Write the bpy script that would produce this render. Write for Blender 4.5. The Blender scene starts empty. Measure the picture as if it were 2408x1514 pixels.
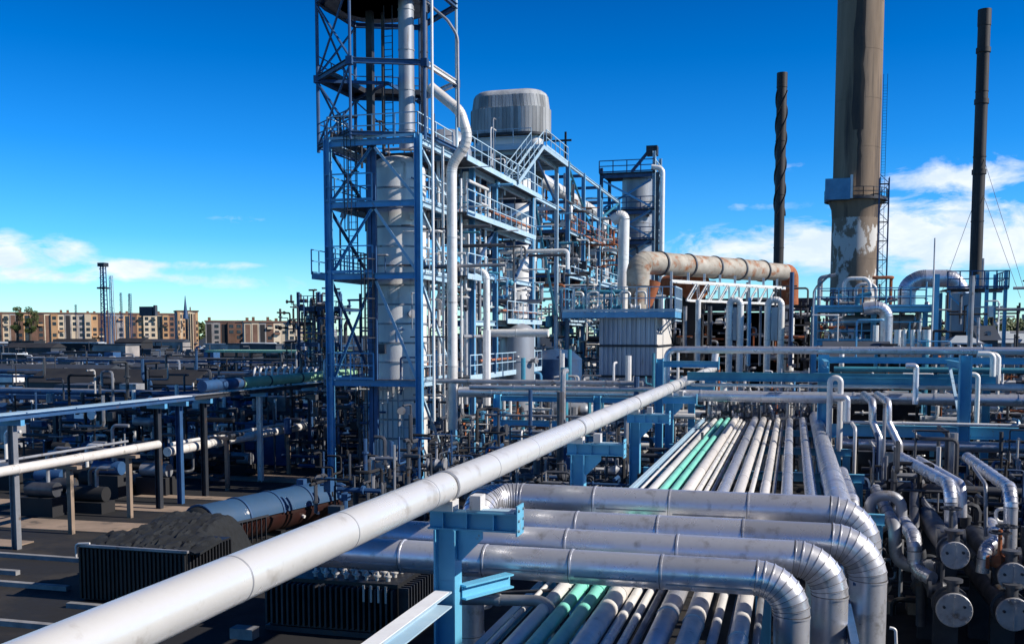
import bpy, math, random
from mathutils import Vector, Matrix
random.seed(11)
D = bpy.data
SC = bpy.context.scene
COL = SC.collection
R = math.radians
V = Vector

# ------------------------------------------------------------------ camera
EYE = 8.5                       # eye height above the yard, metres
FPX, PPX, HOR, PITCH = 2400.0, 1204.0, 785.0, R(4.5)
PPY = HOR + FPX * math.tan(PITCH)
YAW = math.atan(661 * math.cos(PITCH) / FPX)
cam_d = D.cameras.new('camera')
cam = D.objects.new('camera', cam_d)
COL.objects.link(cam)
cam.location = (0, 0, EYE)
cam.rotation_euler = (R(90) - PITCH, 0, YAW)
cam_d.sensor_width = 36
cam_d.lens = 36 * FPX / 2408
cam_d.shift_y = (PPY - 757) / 2408
cam_d.clip_start = 0.1
cam_d.clip_end = 6000
SC.camera = cam

# ------------------------------------------------------------------ sky, sun, exposure
SUN_AZ, SUN_EL = R(89), R(34)   # azimuth from +Y towards +X
to_sun = V((math.sin(SUN_AZ) * math.cos(SUN_EL), math.cos(SUN_AZ) * math.cos(SUN_EL), math.sin(SUN_EL)))
sun_d = D.lights.new('sun', 'SUN')
sun_d.energy = 5.0
sun_d.angle = R(0.5)
sun_d.color = (1.0, 0.93, 0.82)
sun = D.objects.new('sun', sun_d)
COL.objects.link(sun)
sun.rotation_euler = to_sun.to_track_quat('Z', 'Y').to_euler()
sun.location = (40, 0, 60)
vs = SC.view_settings
vs.view_transform = 'Standard'
vs.look = 'None'
vs.exposure = 0.22
vs.gamma = 1.0
vs.use_curve_mapping = False

def ray(u, v):
    x = (u - PPX) / FPX
    y = -(v - PPY) / FPX
    f = math.cos(PITCH) + y * math.sin(PITCH)
    up = -math.sin(PITCH) + y * math.cos(PITCH)
    return V((x * math.cos(YAW) - f * math.sin(YAW), x * math.sin(YAW) + f * math.cos(YAW), up))

def P(u, v, X=None, Y=None, Z=None):
    """surveying helper: where a sight line meets a known vertical or level plane of the plant"""
    d = ray(u, v)
    t = X / d.x if X is not None else (Y / d.y if Y is not None else (Z - EYE) / d.z)
    return V((d.x * t, d.y * t, EYE + d.z * t))

def azel(u, v):
    d = ray(u, v).normalized()
    return math.atan2(d.x, d.y), math.asin(d.z)

world = D.worlds.new('World')
SC.world = world
world.use_nodes = True
wt = world.node_tree
wt.nodes.clear()
def wn(kind, **kw):
    n = wt.nodes.new(kind)
    for k, v in kw.items():
        setattr(n, k, v)
    return n
def wl(a, b):
    wt.links.new(a, b)
def wmath(op, a, b=None, c=None, clamp=False):
    n = wn('ShaderNodeMath', operation=op, use_clamp=clamp)
    for i, q in enumerate((a, b, c)):
        if q is None:
            continue
        if isinstance(q, (int, float)):
            n.inputs[i].default_value = q
        else:
            wl(q, n.inputs[i])
    return n.outputs[0]
sky = wn('ShaderNodeTexSky', sky_type='NISHITA')
sky.sun_disc = False
sky.sun_elevation = SUN_EL
sky.sun_rotation = SUN_AZ
sky.altitude = 300
sky.air_density = 1.0
sky.dust_density = 0.05
sky.ozone_density = 1.5
hs = wn('ShaderNodeHueSaturation')
hs.inputs['Hue'].default_value = 0.497
hs.inputs['Saturation'].default_value = 1.03
hs.inputs['Value'].default_value = 1.9
tc = wn('ShaderNodeTexCoord')
sep = wn('ShaderNodeSeparateXYZ')
wl(tc.outputs['Generated'], sep.inputs[0])
w_az = wmath('ARCTAN2', sep.outputs[0], sep.outputs[1])
w_el = wmath('ARCSINE', sep.outputs[2])
# photograph's saturated film response, the same all round the sky
grade = wn('ShaderNodeValToRGB')
wl(wmath('DIVIDE', w_el, .9, clamp=True), grade.inputs[0])
el = grade.color_ramp.elements
el[0].position = 0.0; el[0].color = (.50, .80, 1.0, 1)
el[1].position = 1.0; el[1].color = (.035, .085, .20, 1)
for pos, c in ((.05, (.36, .69, 1.0)), (.10, (.19, .55, 1.0)), (.19, (.095, .42, .90)), (.36, (.022, .24, .63))):
    e = el.new(pos); e.color = (*c, 1)
gm = wn('ShaderNodeMix', data_type='RGBA', blend_type='MULTIPLY')
gm.inputs['Factor'].default_value = 1.0
wl(sky.outputs[0], gm.inputs['A'])
wl(grade.outputs[0], gm.inputs['B'])
wl(gm.outputs['Result'], hs.inputs['Color'])
comb = wn('ShaderNodeCombineXYZ')
wl(w_az, comb.inputs[0])
wl(wmath('MULTIPLY', w_el, 2.3), comb.inputs[1])
def wnoise(scale, detail, rough, dist=0.0, off=0.0):
    n = wn('ShaderNodeTexNoise')
    n.inputs['Scale'].default_value = scale
    n.inputs['Detail'].default_value = detail
    n.inputs['Roughness'].default_value = rough
    n.inputs['Distortion'].default_value = dist
    m = wn('ShaderNodeVectorMath', operation='ADD')
    wl(comb.outputs[0], m.inputs[0])
    m.inputs[1].default_value = (off, off * .7, off * .3)
    wl(m.outputs[0], n.inputs['Vector'])
    return n.outputs[0]
def blob(u, v, su, sv, amp):
    a0, e0 = azel(u, v)
    a = wmath('DIVIDE', wmath('SUBTRACT', w_az, a0), su / FPX)
    e = wmath('DIVIDE', wmath('SUBTRACT', w_el, e0), sv / FPX)
    q = wmath('ADD', wmath('MULTIPLY', a, a), wmath('MULTIPLY', e, e))
    return wmath('MULTIPLY', wmath('EXPONENT', wmath('MULTIPLY', q, -1.0)), amp)
dens = None
for b in [(2250, 500, 230, 75, .52), (2000, 560, 330, 45, .43), (2290, 405, 130, 34, .56), (2380, 590, 220, 36, .48), (2130, 430, 70, 24, .40),
          (1860, 395, 60, 16, .26), (1760, 590, 190, 45, .42), (150, 595, 62, 32, .74), (300, 628, 52, 17, .62),
          (8, 602, 44, 42, .74), (120, 650, 260, 16, .40), (470, 622, 170, 11, .36), (560, 518, 95, 14, .215),
          (1740, 485, 110, 12, .24), (600, 665, 190, 26, .28), (2150, 610, 300, 40, .3), (-700, 600, 400, 60, .5), (3300, 540, 420, 70, .55)]:
    q = blob(*b)
    dens = q if dens is None else wmath('ADD', dens, q)
# the same broken low cloud goes on all the way round the horizon
bandn = wnoise(2.2, 2, .5, 0, 7.3)
e_ = wmath('DIVIDE', wmath('SUBTRACT', w_el, .075), .055)
band = wmath('MULTIPLY', wmath('EXPONENT', wmath('MULTIPLY', wmath('MULTIPLY', e_, e_), -1.0)), wmath('MULTIPLY', wmath('SUBTRACT', bandn, .5, clamp=True), .7))
dens = wmath('ADD', dens, band)
fine = wnoise(17, 8, .6, .35, 2.1)
big = wnoise(6, 4, .55, .3, 4.4)
shape = wmath('ADD', wmath('MULTIPLY', wmath('SUBTRACT', fine, .5), 2.3), wmath('MULTIPLY', wmath('SUBTRACT', big, .5), .9))
mask = wmath('MULTIPLY', wmath('SUBTRACT', wmath('ADD', dens, wmath('MULTIPLY', shape, wmath('MINIMUM', wmath('MULTIPLY', dens, 2.5), 1.0))), .2), 2.1, clamp=True)
mask = wmath('MULTIPLY', mask, .93)
ccol = wn('ShaderNodeMix', data_type='RGBA')
ccol.inputs['A'].default_value = (8.2, 9.4, 11.0, 1)
ccol.inputs['B'].default_value = (11.0, 11.4, 12.0, 1)
wl(wmath('MULTIPLY', wmath('SUBTRACT', wnoise(21, 5, .6, .4, 2.13), .38), 3.2, clamp=True), ccol.inputs['Factor'])
cmix = wn('ShaderNodeMix', data_type='RGBA')
wl(mask, cmix.inputs['Factor'])
wl(hs.outputs[0], cmix.inputs['A'])
wl(ccol.outputs['Result'], cmix.inputs['B'])
bg = wn('ShaderNodeBackground')
bg.inputs['Strength'].default_value = 0.083
wl(cmix.outputs['Result'], bg.inputs['Color'])
wout = wn('ShaderNodeOutputWorld')
wl(bg.outputs[0], wout.inputs['Surface'])

# ------------------------------------------------------------------ materials
M = {}
def mat(key, c1, c2=None, rough=.6, metal=0.0, scale=2.0, stretch=(1, 1, 1), lo=.35, hi=.65, bump=0.0, bscale=30.0,
        c3=None, s3=6.0, lo3=.55, hi3=.7, st3=(1, 1, 1), rnd=0.0, spec=.5):
    m = D.materials.new(key)
    m.use_nodes = True
    t = m.node_tree
    b = t.nodes['Principled BSDF']
    N = t.nodes.new
    L = t.links.new
    geo = N('ShaderNodeNewGeometry')
    def noise(sc, st, det=6):
        mp = N('ShaderNodeMapping')
        mp.inputs['Scale'].default_value = st
        L(geo.outputs['Position'], mp.inputs['Vector'])
        n = N('ShaderNodeTexNoise')
        n.inputs['Scale'].default_value = sc
        n.inputs['Detail'].default_value = det
        n.inputs['Roughness'].default_value = .62
        L(mp.outputs[0], n.inputs['Vector'])
        return n.outputs[0]
    def ramp(f, lo, hi):
        r = N('ShaderNodeMapRange')
        r.inputs['From Min'].default_value = lo
        r.inputs['From Max'].default_value = hi
        L(f, r.inputs['Value'])
        return r.outputs[0]
    def mix(f, a, bb):
        x = N('ShaderNodeMix')
        x.data_type = 'RGBA'
        L(f, x.inputs['Factor'])
        for s, q in (('A', a), ('B', bb)):
            if isinstance(q, tuple):
                x.inputs[s].default_value = (*q, 1)
            else:
                L(q, x.inputs[s])
        return x.outputs['Result']
    col = None
    f1 = ramp(noise(scale, stretch), lo, hi)
    col = mix(f1, c1, c2 if c2 else tuple(min(1, q * .72) for q in c1))
    if c3:
        col = mix(ramp(noise(s3, st3), lo3, hi3), col, c3)
    if rnd:
        oi = N('ShaderNodeObjectInfo')
        h = N('ShaderNodeHueSaturation')
        L(col, h.inputs['Color'])
        vv = N('ShaderNodeMapRange')
        vv.inputs['To Min'].default_value = 1 - rnd
        vv.inputs['To Max'].default_value = 1 + rnd
        L(oi.outputs['Random'], vv.inputs['Value'])
        L(vv.outputs[0], h.inputs['Value'])
        col = h.outputs[0]
    L(col, b.inputs['Base Color'])
    rr = N('ShaderNodeMapRange')
    rr.inputs['To Min'].default_value = max(.05, rough - .09)
    rr.inputs['To Max'].default_value = min(1, rough + .12)
    L(f1, rr.inputs['Value'])
    L(rr.outputs[0], b.inputs['Roughness'])
    b.inputs['Metallic'].default_value = metal
    b.inputs['Specular IOR Level'].default_value = spec
    if bump:
        bp = N('ShaderNodeBump')
        bp.inputs['Strength'].default_value = bump
        bp.inputs['Distance'].default_value = .02
        L(noise(bscale, (1, 1, 1), 3), bp.inputs['Height'])
        L(bp.outputs[0], b.inputs['Normal'])
    M[key] = m
    return m
mat('cladding', (.76, .76, .80), (.60, .61, .66), rough=.33, metal=.64, scale=1.4, bump=.12, bscale=9, c3=(.30, .28, .26), s3=3.2, lo3=.56, hi3=.78, st3=(1, 1, 1), rnd=.2)
mat('seam_dark', (.17, .16, .16), (.08, .08, .085), rough=.6, metal=.3, scale=5)
mat('cladding_warm', (.82, .78, .74), (.63, .60, .57), rough=.4, metal=.22, scale=1.6, bump=.12, bscale=9, c3=(.25, .22, .18), s3=4, lo3=.6, hi3=.75, rnd=.13)
mat('white_pipe', (.86, .84, .81), (.76, .74, .72), rough=.3, metal=.12, scale=.8, bump=.05, bscale=14, c3=(.40, .35, .29), s3=2.6, lo3=.58, hi3=.80)
mat('silver_paint', (.84, .83, .81), (.71, .70, .68), rough=.34, metal=.36, scale=.7, bump=.08, bscale=12, c3=(.46, .42, .37), s3=2.2, lo3=.56, hi3=.78)
mat('pale_pipe', (.80, .78, .76), (.60, .59, .59), rough=.42, metal=.15, scale=1.2, c3=(.26, .22, .18), s3=2.5, lo3=.62, hi3=.74, rnd=.16)
mat('grey_pipe', (.36, .37, .40), (.23, .24, .27), rough=.5, metal=.35, scale=1.2, c3=(.14, .10, .07), s3=2.0, lo3=.58, hi3=.7, rnd=.2)
mat('dark_pipe', (.10, .105, .12), (.05, .055, .07), rough=.5, metal=.3, scale=1.5, c3=(.12, .07, .04), s3=2.5, lo3=.6, hi3=.7, rnd=.2)
mat('blue_steel', (.12, .36, .60), (.08, .27, .49), rough=.38, scale=.9, c3=(.24, .15, .11), s3=4.5, lo3=.62, hi3=.72, rnd=.2, bump=.08)
mat('azure_steel', (.16, .50, .71), (.11, .40, .61), rough=.4, scale=.9, c3=(.24, .16, .12), s3=4.5, lo3=.64, hi3=.74, rnd=.15, bump=.08)
mat('pale_blue_steel', (.46, .60, .70), (.33, .49, .62), rough=.5, scale=1.0, c3=(.30, .20, .13), s3=2.2, lo3=.64, hi3=.76, rnd=.12)  # paler blue; on receding frame beams it stands in for sunlight
mat('navy_steel', (.035, .10, .23), (.02, .06, .15), rough=.5, scale=1.2, c3=(.10, .06, .04), s3=2.6, lo3=.62, hi3=.74, rnd=.15)
mat('teal_steel', (.06, .30, .42), (.04, .20, .32), rough=.5, scale=1.2, c3=(.18, .13, .10), s3=2.6, lo3=.66, hi3=.76, rnd=.12)
mat('dark_steel', (.040, .046, .060), (.022, .026, .036), rough=.55, metal=.2, scale=1.5, c3=(.09, .05, .03), s3=2.6, lo3=.62, hi3=.74, rnd=.2)
mat('grating', (.12, .13, .15), (.06, .065, .08), rough=.7, metal=.3, scale=3)
mat('mint_pipe', (.26, .72, .60), (.17, .56, .46), rough=.42, scale=1.0, c3=(.26, .28, .22), s3=3, lo3=.66, hi3=.78)
mat('leaf_green_pipe', (.36, .62, .40), (.26, .48, .30), rough=.5, scale=1.0, c3=(.2, .17, .1), s3=3, lo3=.64, hi3=.76)
mat('vessel_white', (.86, .83, .79), (.66, .65, .64), rough=.42, metal=.05, scale=.55, stretch=(1, 1, .25), c3=(.28, .24, .20), s3=1.6, lo3=.6, hi3=.75, st3=(1, 1, .2), bump=.1, bscale=6)
mat('vessel_grey', (.42, .44, .48), (.27, .29, .33), rough=.45, metal=.4, scale=.7, stretch=(1, 1, .2), c3=(.2, .15, .11), s3=1.8, lo3=.6, hi3=.74, st3=(1, 1, .15), bump=.1, bscale=6, rnd=.1)
mat('slat_grey', (.40, .41, .42), (.20, .21, .22), rough=.75, scale=1.2, stretch=(1, 1, .12), c3=(.62, .62, .60), s3=2.2, lo3=.62, hi3=.75, st3=(1, 1, .2), rnd=.28)
mat('corrugated', (.52, .55, .61), (.38, .41, .48), rough=.5, metal=.35, scale=.8, stretch=(1, 1, .2), c3=(.24, .17, .12), s3=1.4, lo3=.62, hi3=.76, st3=(1, 1, .15), rnd=.1)
mat('concrete_stack', (.30, .215, .15), (.17, .125, .09), rough=.85, scale=.35, stretch=(1, 1, .12), c3=(.07, .055, .05), s3=.55, lo3=.53, hi3=.66, st3=(1, 1, .06), bump=.3, bscale=4)
mat('soot', (.05, .04, .038), (.10, .075, .06), rough=.9, scale=1.0, stretch=(1, 1, .2))
mat('peeling_concrete', (.30, .225, .165), (.17, .13, .10), rough=.85, scale=.35, stretch=(1, 1, .3), c3=(.62, .60, .57), s3=.6, lo3=.50, hi3=.55, st3=(1, 1, .6), bump=.3, bscale=4)
mat('lime_stain', (.62, .62, .60), (.40, .39, .38), rough=.9, scale=1.2)
mat('black_stack', (.028, .024, .025), (.016, .014, .016), rough=.6, scale=.8, stretch=(1, 1, .15), c3=(.06, .045, .038), s3=1.0, lo3=.58, hi3=.72, st3=(1, 1, .1), bump=.2, bscale=5)
mat('duct_tan', (.47, .43, .37), (.30, .265, .22), rough=.7, metal=.1, scale=.9, c3=(.30, .12, .05), s3=1.1, lo3=.52, hi3=.66, bump=.2, bscale=4)
mat('rust', (.42, .13, .05), (.26, .075, .03), rough=.85, scale=2.0, c3=(.50, .24, .12), s3=2, lo3=.55, hi3=.7, bump=.2)
mat('rust_rail', (.40, .16, .10), (.28, .10, .06), rough=.8, scale=2.0)
mat('tank_blue', (.04, .095, .19), (.03, .075, .15), rough=.4, scale=.8, c3=(.60, .60, .60), s3=1.1, lo3=.70, hi3=.74)
mat('tank_brown', (.035, .011, .009), (.022, .008, .007), rough=.5, scale=1.5, rnd=.15)
mat('black_paint', (.020, .021, .025), (.012, .013, .016), rough=.5, scale=2, rnd=.2)
mat('tarp', (.012, .015, .019), (.007, .009, .012), rough=.8, scale=4, bump=.6, bscale=14, c3=(.09, .09, .09), s3=9, lo3=.68, hi3=.74)
mat('insulator', (.52, .50, .48), (.36, .35, .34), rough=.5, scale=3)
mat('exchanger_end', (.50, .50, .52), (.36, .36, .38), rough=.5, metal=.3, scale=3, c3=(.2, .15, .12), s3=3, lo3=.62, hi3=.74, rnd=.08)
mat('bright_white', (.86, .87, .88), (.72, .73, .75), rough=.5, scale=2)
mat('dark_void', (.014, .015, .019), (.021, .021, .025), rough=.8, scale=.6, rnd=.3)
mat('dull_roof', (.055, .065, .085), (.035, .042, .055), rough=.6, scale=.4, rnd=.3)
mat('pale_roof', (.50, .54, .58), (.36, .40, .44), rough=.6, scale=.5, rnd=.15)
mat('plaster_cream', (.72, .60, .44), (.58, .47, .34), rough=.9, scale=.25, rnd=.2)
mat('plaster_orange', (.66, .40, .21), (.54, .31, .16), rough=.9, scale=.25, rnd=.2)
mat('plaster_grey', (.44, .39, .36), (.24, .23, .23), rough=.9, scale=.25, rnd=.2)
mat('brick_brown', (.22, .12, .085), (.15, .085, .06), rough=.9, scale=.3, rnd=.25)
mat('window_glass', (.035, .045, .06), (.02, .026, .035), rough=.15, scale=1, rnd=.3)
mat('ground', (.012, .012, .014), (.006, .006, .008), rough=.85, scale=.5, c3=(.026, .022, .019), s3=.22, lo3=.54, hi3=.62, bump=.4, bscale=6)
mat('concrete_and_sun_patch', (.34, .25, .19), (.22, .165, .125), rough=.9, scale=.5, c3=(.10, .08, .065), s3=.9, lo3=.55, hi3=.68, bump=.3, bscale=8)  # concrete, and the sunlit tan of the ground patches
mat('kerb_paint', (.30, .30, .31), (.17, .17, .18), rough=.8, scale=1.5)
mat('leaf', (.07, .10, .022), (.035, .060, .014), rough=.6, scale=.7, c3=(.11, .11, .03), s3=.5, lo3=.55, hi3=.68)
mat('bark', (.08, .06, .045), rough=.9)


# ------------------------------------------------------------------ mesh builder and tree of things
class MB:
    def __init__(s):
        s.v = []; s.f = []; s.sm = []
    def face(s, idx, smooth=False):
        s.f.append(idx); s.sm.append(smooth)
    def box(s, x0, x1, y0, y1, z0, z1):
        i = len(s.v)
        s.v += [V((x, y, z)) for z in (z0, z1) for y in (y0, y1) for x in (x0, x1)]
        for q in ((0, 2, 3, 1), (4, 5, 7, 6), (0, 1, 5, 4), (2, 6, 7, 3), (0, 4, 6, 2), (1, 3, 7, 5)):
            s.face([i + k for k in q])
        return s
    def cbox(s, c, d):
        return s.box(c[0] - d[0] / 2, c[0] + d[0] / 2, c[1] - d[1] / 2, c[1] + d[1] / 2, c[2] - d[2] / 2, c[2] + d[2] / 2)
    def _fr(s, a, b):
        t = (b - a).normalized()
        up = V((0, 0, 1)) if abs(t.z) < .95 else V((0, 1, 0))
        x = t.cross(up).normalized()
        return t, x, x.cross(t).normalized()
    def sect(s, a, b, poly, smooth=False):
        a, b = V(a), V(b)
        t, x, y = s._fr(a, b)
        n = len(poly); i = len(s.v)
        for p in (a, b):
            s.v += [p + x * q[0] + y * q[1] for q in poly]
        for k in range(n):
            s.face([i + k, i + (k + 1) % n, i + n + (k + 1) % n, i + n + k], smooth)
        s.face([i + k for k in range(n)][::-1]); s.face([i + n + k for k in range(n)])
        return s
    def beam(s, a, b, w, h):
        return s.sect(a, b, [(-w / 2, -h / 2), (w / 2, -h / 2), (w / 2, h / 2), (-w / 2, h / 2)])
    def ibeam(s, a, b, w, h, tf=.03, tw=.02):
        return s.sect(a, b, [(-w / 2, -h / 2), (w / 2, -h / 2), (w / 2, -h / 2 + tf), (tw / 2, -h / 2 + tf), (tw / 2, h / 2 - tf), (w / 2, h / 2 - tf),
                             (w / 2, h / 2), (-w / 2, h / 2), (-w / 2, h / 2 - tf), (-tw / 2, h / 2 - tf), (-tw / 2, -h / 2 + tf), (-w / 2, -h / 2 + tf)])
    def channel(s, a, b, w, h, t=.03):
        return s.sect(a, b, [(-w / 2, -h / 2), (w / 2, -h / 2), (w / 2, -h / 2 + t), (-w / 2 + t, -h / 2 + t), (-w / 2 + t, h / 2 - t), (w / 2, h / 2 - t), (w / 2, h / 2), (-w / 2, h / 2)])
    def rings(s, rings, n, smooth=True, cap=True):
        i = len(s.v)
        for r in rings:
            s.v += r
        for j in range(len(rings) - 1):
            for k in range(n):
                s.face([i + j * n + k, i + j * n + (k + 1) % n, i + (j + 1) * n + (k + 1) % n, i + (j + 1) * n + k], smooth)
        if cap:
            s.face([i + k for k in range(n)][::-1])
            j = len(rings) - 1
            s.face([i + j * n + k for k in range(n)])
        return s
    def tube(s, pts, r, n=10, tans=None, cap=True):
        pts = [V(p) for p in pts]
        m = len(pts)
        if tans is None:
            tans = []
            for k in range(m):
                a = pts[max(0, k - 1)]; b = pts[min(m - 1, k + 1)]
                t = (b - a)
                if 0 < k < m - 1:
                    t = (pts[k] - pts[k - 1]).normalized() + (pts[k + 1] - pts[k]).normalized()
                tans.append(t.normalized())
        t = tans[0]
        up = V((0, 0, 1)) if abs(t.z) < .9 else V((1, 0, 0))
        x = t.cross(up).normalized()
        out = []
        for k in range(m):
            t = tans[k]
            x = (x - t * x.dot(t)).normalized()
            y = t.cross(x)
            rr = r[k] if isinstance(r, (list, tuple)) else r
            out.append([pts[k] + (x * math.cos(2 * math.pi * q / n) + y * math.sin(2 * math.pi * q / n)) * rr for q in range(n)])
        return s.rings(out, n, True, cap)
    def cyl(s, a, b, r, r2=None, n=16):
        return s.tube([a, b], [r, r if r2 is None else r2], n)
    def lathe(s, a, axis, prof, n=24, smooth=True):
        """prof: list of (distance along axis, radius)"""
        a = V(a); t = V(axis).normalized()
        up = V((0, 0, 1)) if abs(t.z) < .9 else V((1, 0, 0))
        x = t.cross(up).normalized(); y = t.cross(x)
        out = [[a + t * d + (x * math.cos(2 * math.pi * q / n) + y * math.sin(2 * math.pi * q / n)) * max(r, .001) for q in range(n)] for d, r in prof]
        return s.rings(out, n, smooth)
    def prism(s, poly, z0, z1):
        i = len(s.v); n = len(poly)
        s.v += [V((p[0], p[1], z)) for z in (z0, z1) for p in poly]
        for k in range(n):
            s.face([i + k, i + (k + 1) % n, i + n + (k + 1) % n, i + n + k])
        s.face([i + k for k in range(n)][::-1]); s.face([i + n + k for k in range(n)])
        return s
    def mesh(s, name, off=V((0, 0, 0))):
        me = D.meshes.new(name)
        me.from_pydata([tuple(p - off) for p in s.v], [], s.f)
        me.polygons.foreach_set('use_smooth', s.sm)
        me.update()
        me.set_sharp_from_angle(angle=R(38))
        return me
    def base(s):
        xs = [p.x for p in s.v]; ys = [p.y for p in s.v]; zs = [p.z for p in s.v]
        return V(((min(xs) + max(xs)) / 2, (min(ys) + max(ys)) / 2, min(zs)))

LABELS = {}
def tag(o, label, cat, group=None):
    if label in LABELS and (group is None or LABELS[label] != group):
        print('DUPLICATE LABEL', label)
    LABELS[label] = group
    o['label'] = label; o['category'] = cat
    if group:
        o['group'] = group
    return o
ROOT = {}
def thing(name, label, cat, loc, group=None, rz=0.0):
    o = D.objects.new(name, None)
    o.empty_display_size = .3
    COL.objects.link(o)
    o.location = loc
    o.rotation_euler = (0, 0, rz)
    tag(o, label, cat, group)
    ROOT[o.name] = V(loc)
    return o
def part(name, mb, m, parent, local=False, label=None):
    off = V((0, 0, 0)) if local else ROOT[parent.name]
    o = D.objects.new(name, mb.mesh(name, off))
    o.data.materials.append(M[m])
    COL.objects.link(o)
    o.parent = parent
    ROOT[o.name] = off
    if label:
        o['label'] = label
    return o
def same(name, src, parent, shift):
    """another piece of the same shape: shares the mesh, moved by shift"""
    o = D.objects.new(name, src.data)
    COL.objects.link(o)
    o.parent = parent
    o.location = V(src.location) + V(shift)
    ROOT[o.name] = ROOT[parent.name]
    return o
def solo(name, mb, m, label, cat, group=None):
    b = mb.base()
    o = D.objects.new(name, mb.mesh(name, b))
    o.data.materials.append(M[m])
    COL.objects.link(o)
    o.location = b
    return tag(o, label, cat, group)
def struct(name, mb, m, kind='structure'):
    b = mb.base()
    o = D.objects.new(name, mb.mesh(name, b))
    o.data.materials.append(M[m])
    COL.objects.link(o)
    o.location = b
    o['kind'] = kind
    return o
def fillet(pts, br, n=6):
    """list of pieces of a pipe run: ('s', [p, q]) straight, ('a', points) bend"""
    pts = [V(p) for p in pts]
    out = []; cur = pts[0]
    for k in range(1, len(pts) - 1):
        a, b, c = pts[k - 1], pts[k], pts[k + 1]
        d1 = (a - b).normalized(); d2 = (c - b).normalized()
        ang = d1.angle(d2)
        if ang > math.pi - .02:
            continue
        l = min(br / math.tan(ang / 2), (a - b).length * .49, (c - b).length * .49)
        rr = l * math.tan(ang / 2)
        p, q = b + d1 * l, b + d2 * l
        o = b + (d1 + d2).normalized() * (rr / math.sin(ang / 2))
        out.append(('s', [cur, p]))
        v1, v2 = p - o, q - o
        tot = v1.angle(v2)
        ax = v1.cross(v2).normalized()
        out.append(('a', [o + Matrix.Rotation(tot * i / n, 3, ax) @ v1 for i in range(n + 1)]))
        cur = q
    out.append(('s', [cur, pts[-1]]))
    return out
def run(pts, br, n=6):
    o = []
    for k, ps in fillet(pts, br, n):
        for p in ps:
            if not o or (p - o[-1]).length > 1e-4:
                o.append(p)
    return o
def pipe(name, label, cat, pts, r, m, br=None, group=None, n=10, bands=0, flanges=()):
    br = br or r * 2.5
    path = run(pts, br, 5)
    mb = MB().tube(path, r, n)
    if not bands and not flanges:
        return solo(name, mb, m, label, cat, group)
    t = thing(name, label, cat, path[0], group)
    part('barrel', mb, m, t)
    acc = 0
    for a, b in zip(path, path[1:]):
        L = (b - a).length
        d = (b - a).normalized() if L > 1e-6 else V((0, 0, 1))
        if bands and L > bands * .6:
            k = max(1, int(L / bands))
            for i in range(k):
                c = a + (b - a) * ((i + .5) / k)
                part('band', MB().cyl(c - d * .04, c + d * .04, r * 1.05 + .008, n=n), m, t)
    for c, d in flanges:
        c = V(c); d = V(d).normalized()
        part('flange', MB().cyl(c - d * .05, c + d * .05, r * 1.6, n=n), m, t)
    return t
def clad(name, label, cat, pts, r, m, br, seg=2.6, gore=9, n=28, group=None, mats=None):
    """insulated pipe: every cladding sheet and every elbow gore is a piece of its own"""
    t = thing(name, label, cat, pts[0], group)
    k = 0
    for kind, ps in fillet(pts, br, gore):
        if kind == 's':
            a, b = ps
            L = (b - a).length
            if L < .02:
                continue
            d = (b - a) / L
            q = max(1, round(L / seg))
            for i in range(q):
                s0, s1 = a + d * (L * i / q), a + d * (L * (i + 1) / q)
                e = .02 if L / q > .2 else .004
                rr = r * (1 + .004 * (k % 2))
                mb = MB().tube([s0, s0 + d * .001, s0 + d * (e * 1.6), s0 + d * (e * 1.8), s1], [rr + .004, rr + .013, rr + .013, rr, rr], n)
                o = part('cladding_sheet', mb, m, t)
                if i or kind == 's':
                    part('seam_strap', MB().tube([s0 - d * .012, s0 + d * .010], rr + .0105, n), 'seam_dark', t)
                if L / q > .8:          # lap strip along the side with its clips
                    side = d.cross(V((0, 0, 1)))
                    if side.length > .5:
                        side = side.normalized() * (-1 if (side.y > 0) else 1)
                        ang = R(-12 - 10 * (k % 3))
                        w = (side * math.cos(ang) + V((0, 0, 1)) * math.sin(ang)) * (rr + .002)
                        part('lap_strip', MB().beam(s0 + d * .1 + w, s1 - d * .05 + w, .022, .022), 'grey_pipe', t)
                k += 1
        else:
            tot = len(ps) - 1
            for i in range(tot):
                def tn(j):
                    a = ps[max(0, j - 1)]; b = ps[min(tot, j + 1)]
                    return (b - a).normalized()
                t0 = (ps[1] - ps[0]).normalized() if i == 0 else tn(i)
                t1 = tn(i + 1)
                rr = r * 1.006
                dd = (ps[i + 1] - ps[i])
                L = dd.length
                d = dd.normalized()
                mb = MB().tube([ps[i], ps[i] + d * min(.02, L * .3), ps[i] + d * min(.026, L * .36), ps[i + 1]], [rr + .012, rr + .012, rr, rr], n, tans=[t0, t0, t0, t1])
                part('elbow_segment', mb, m, t)
                if r > .2:
                    part('seam_strap', MB().tube([ps[i] - d * .008, ps[i] + d * .006], rr + .0095, n, tans=[t0, t0]), 'seam_dark', t)
                k += 1
    return t
def railing(parent, pts, m='pale_blue_steel', h=1.15, sp=1.3, th=.045, mid=2, close=False, kick=True):
    pts = [V(p) for p in pts]
    mb = MB()
    for a, b in zip(pts, pts[1:]):
        for i in range(mid):
            z = h * (1 - i * .45)
            mb.beam(a + V((0, 0, z)), b + V((0, 0, z)), th, th)
        if kick:
            mb.beam(a + V((0, 0, .1)), b + V((0, 0, .1)), th * .4, .14)
    o = part('railing', mb, m, parent)
    first = None
    for a, b in zip(pts, pts[1:]):
        k = max(1, int((b - a).length / sp))
        for i in range(k + 1):
            p = a.lerp(b, i / k)
            if first is None:
                first = part('post', MB().cbox(p + V((0, 0, h / 2)), (th * 1.1, th * 1.1, h)), m, o)
                p0 = p
            else:
                same('post', first, o, p - p0)
    return o
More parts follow.
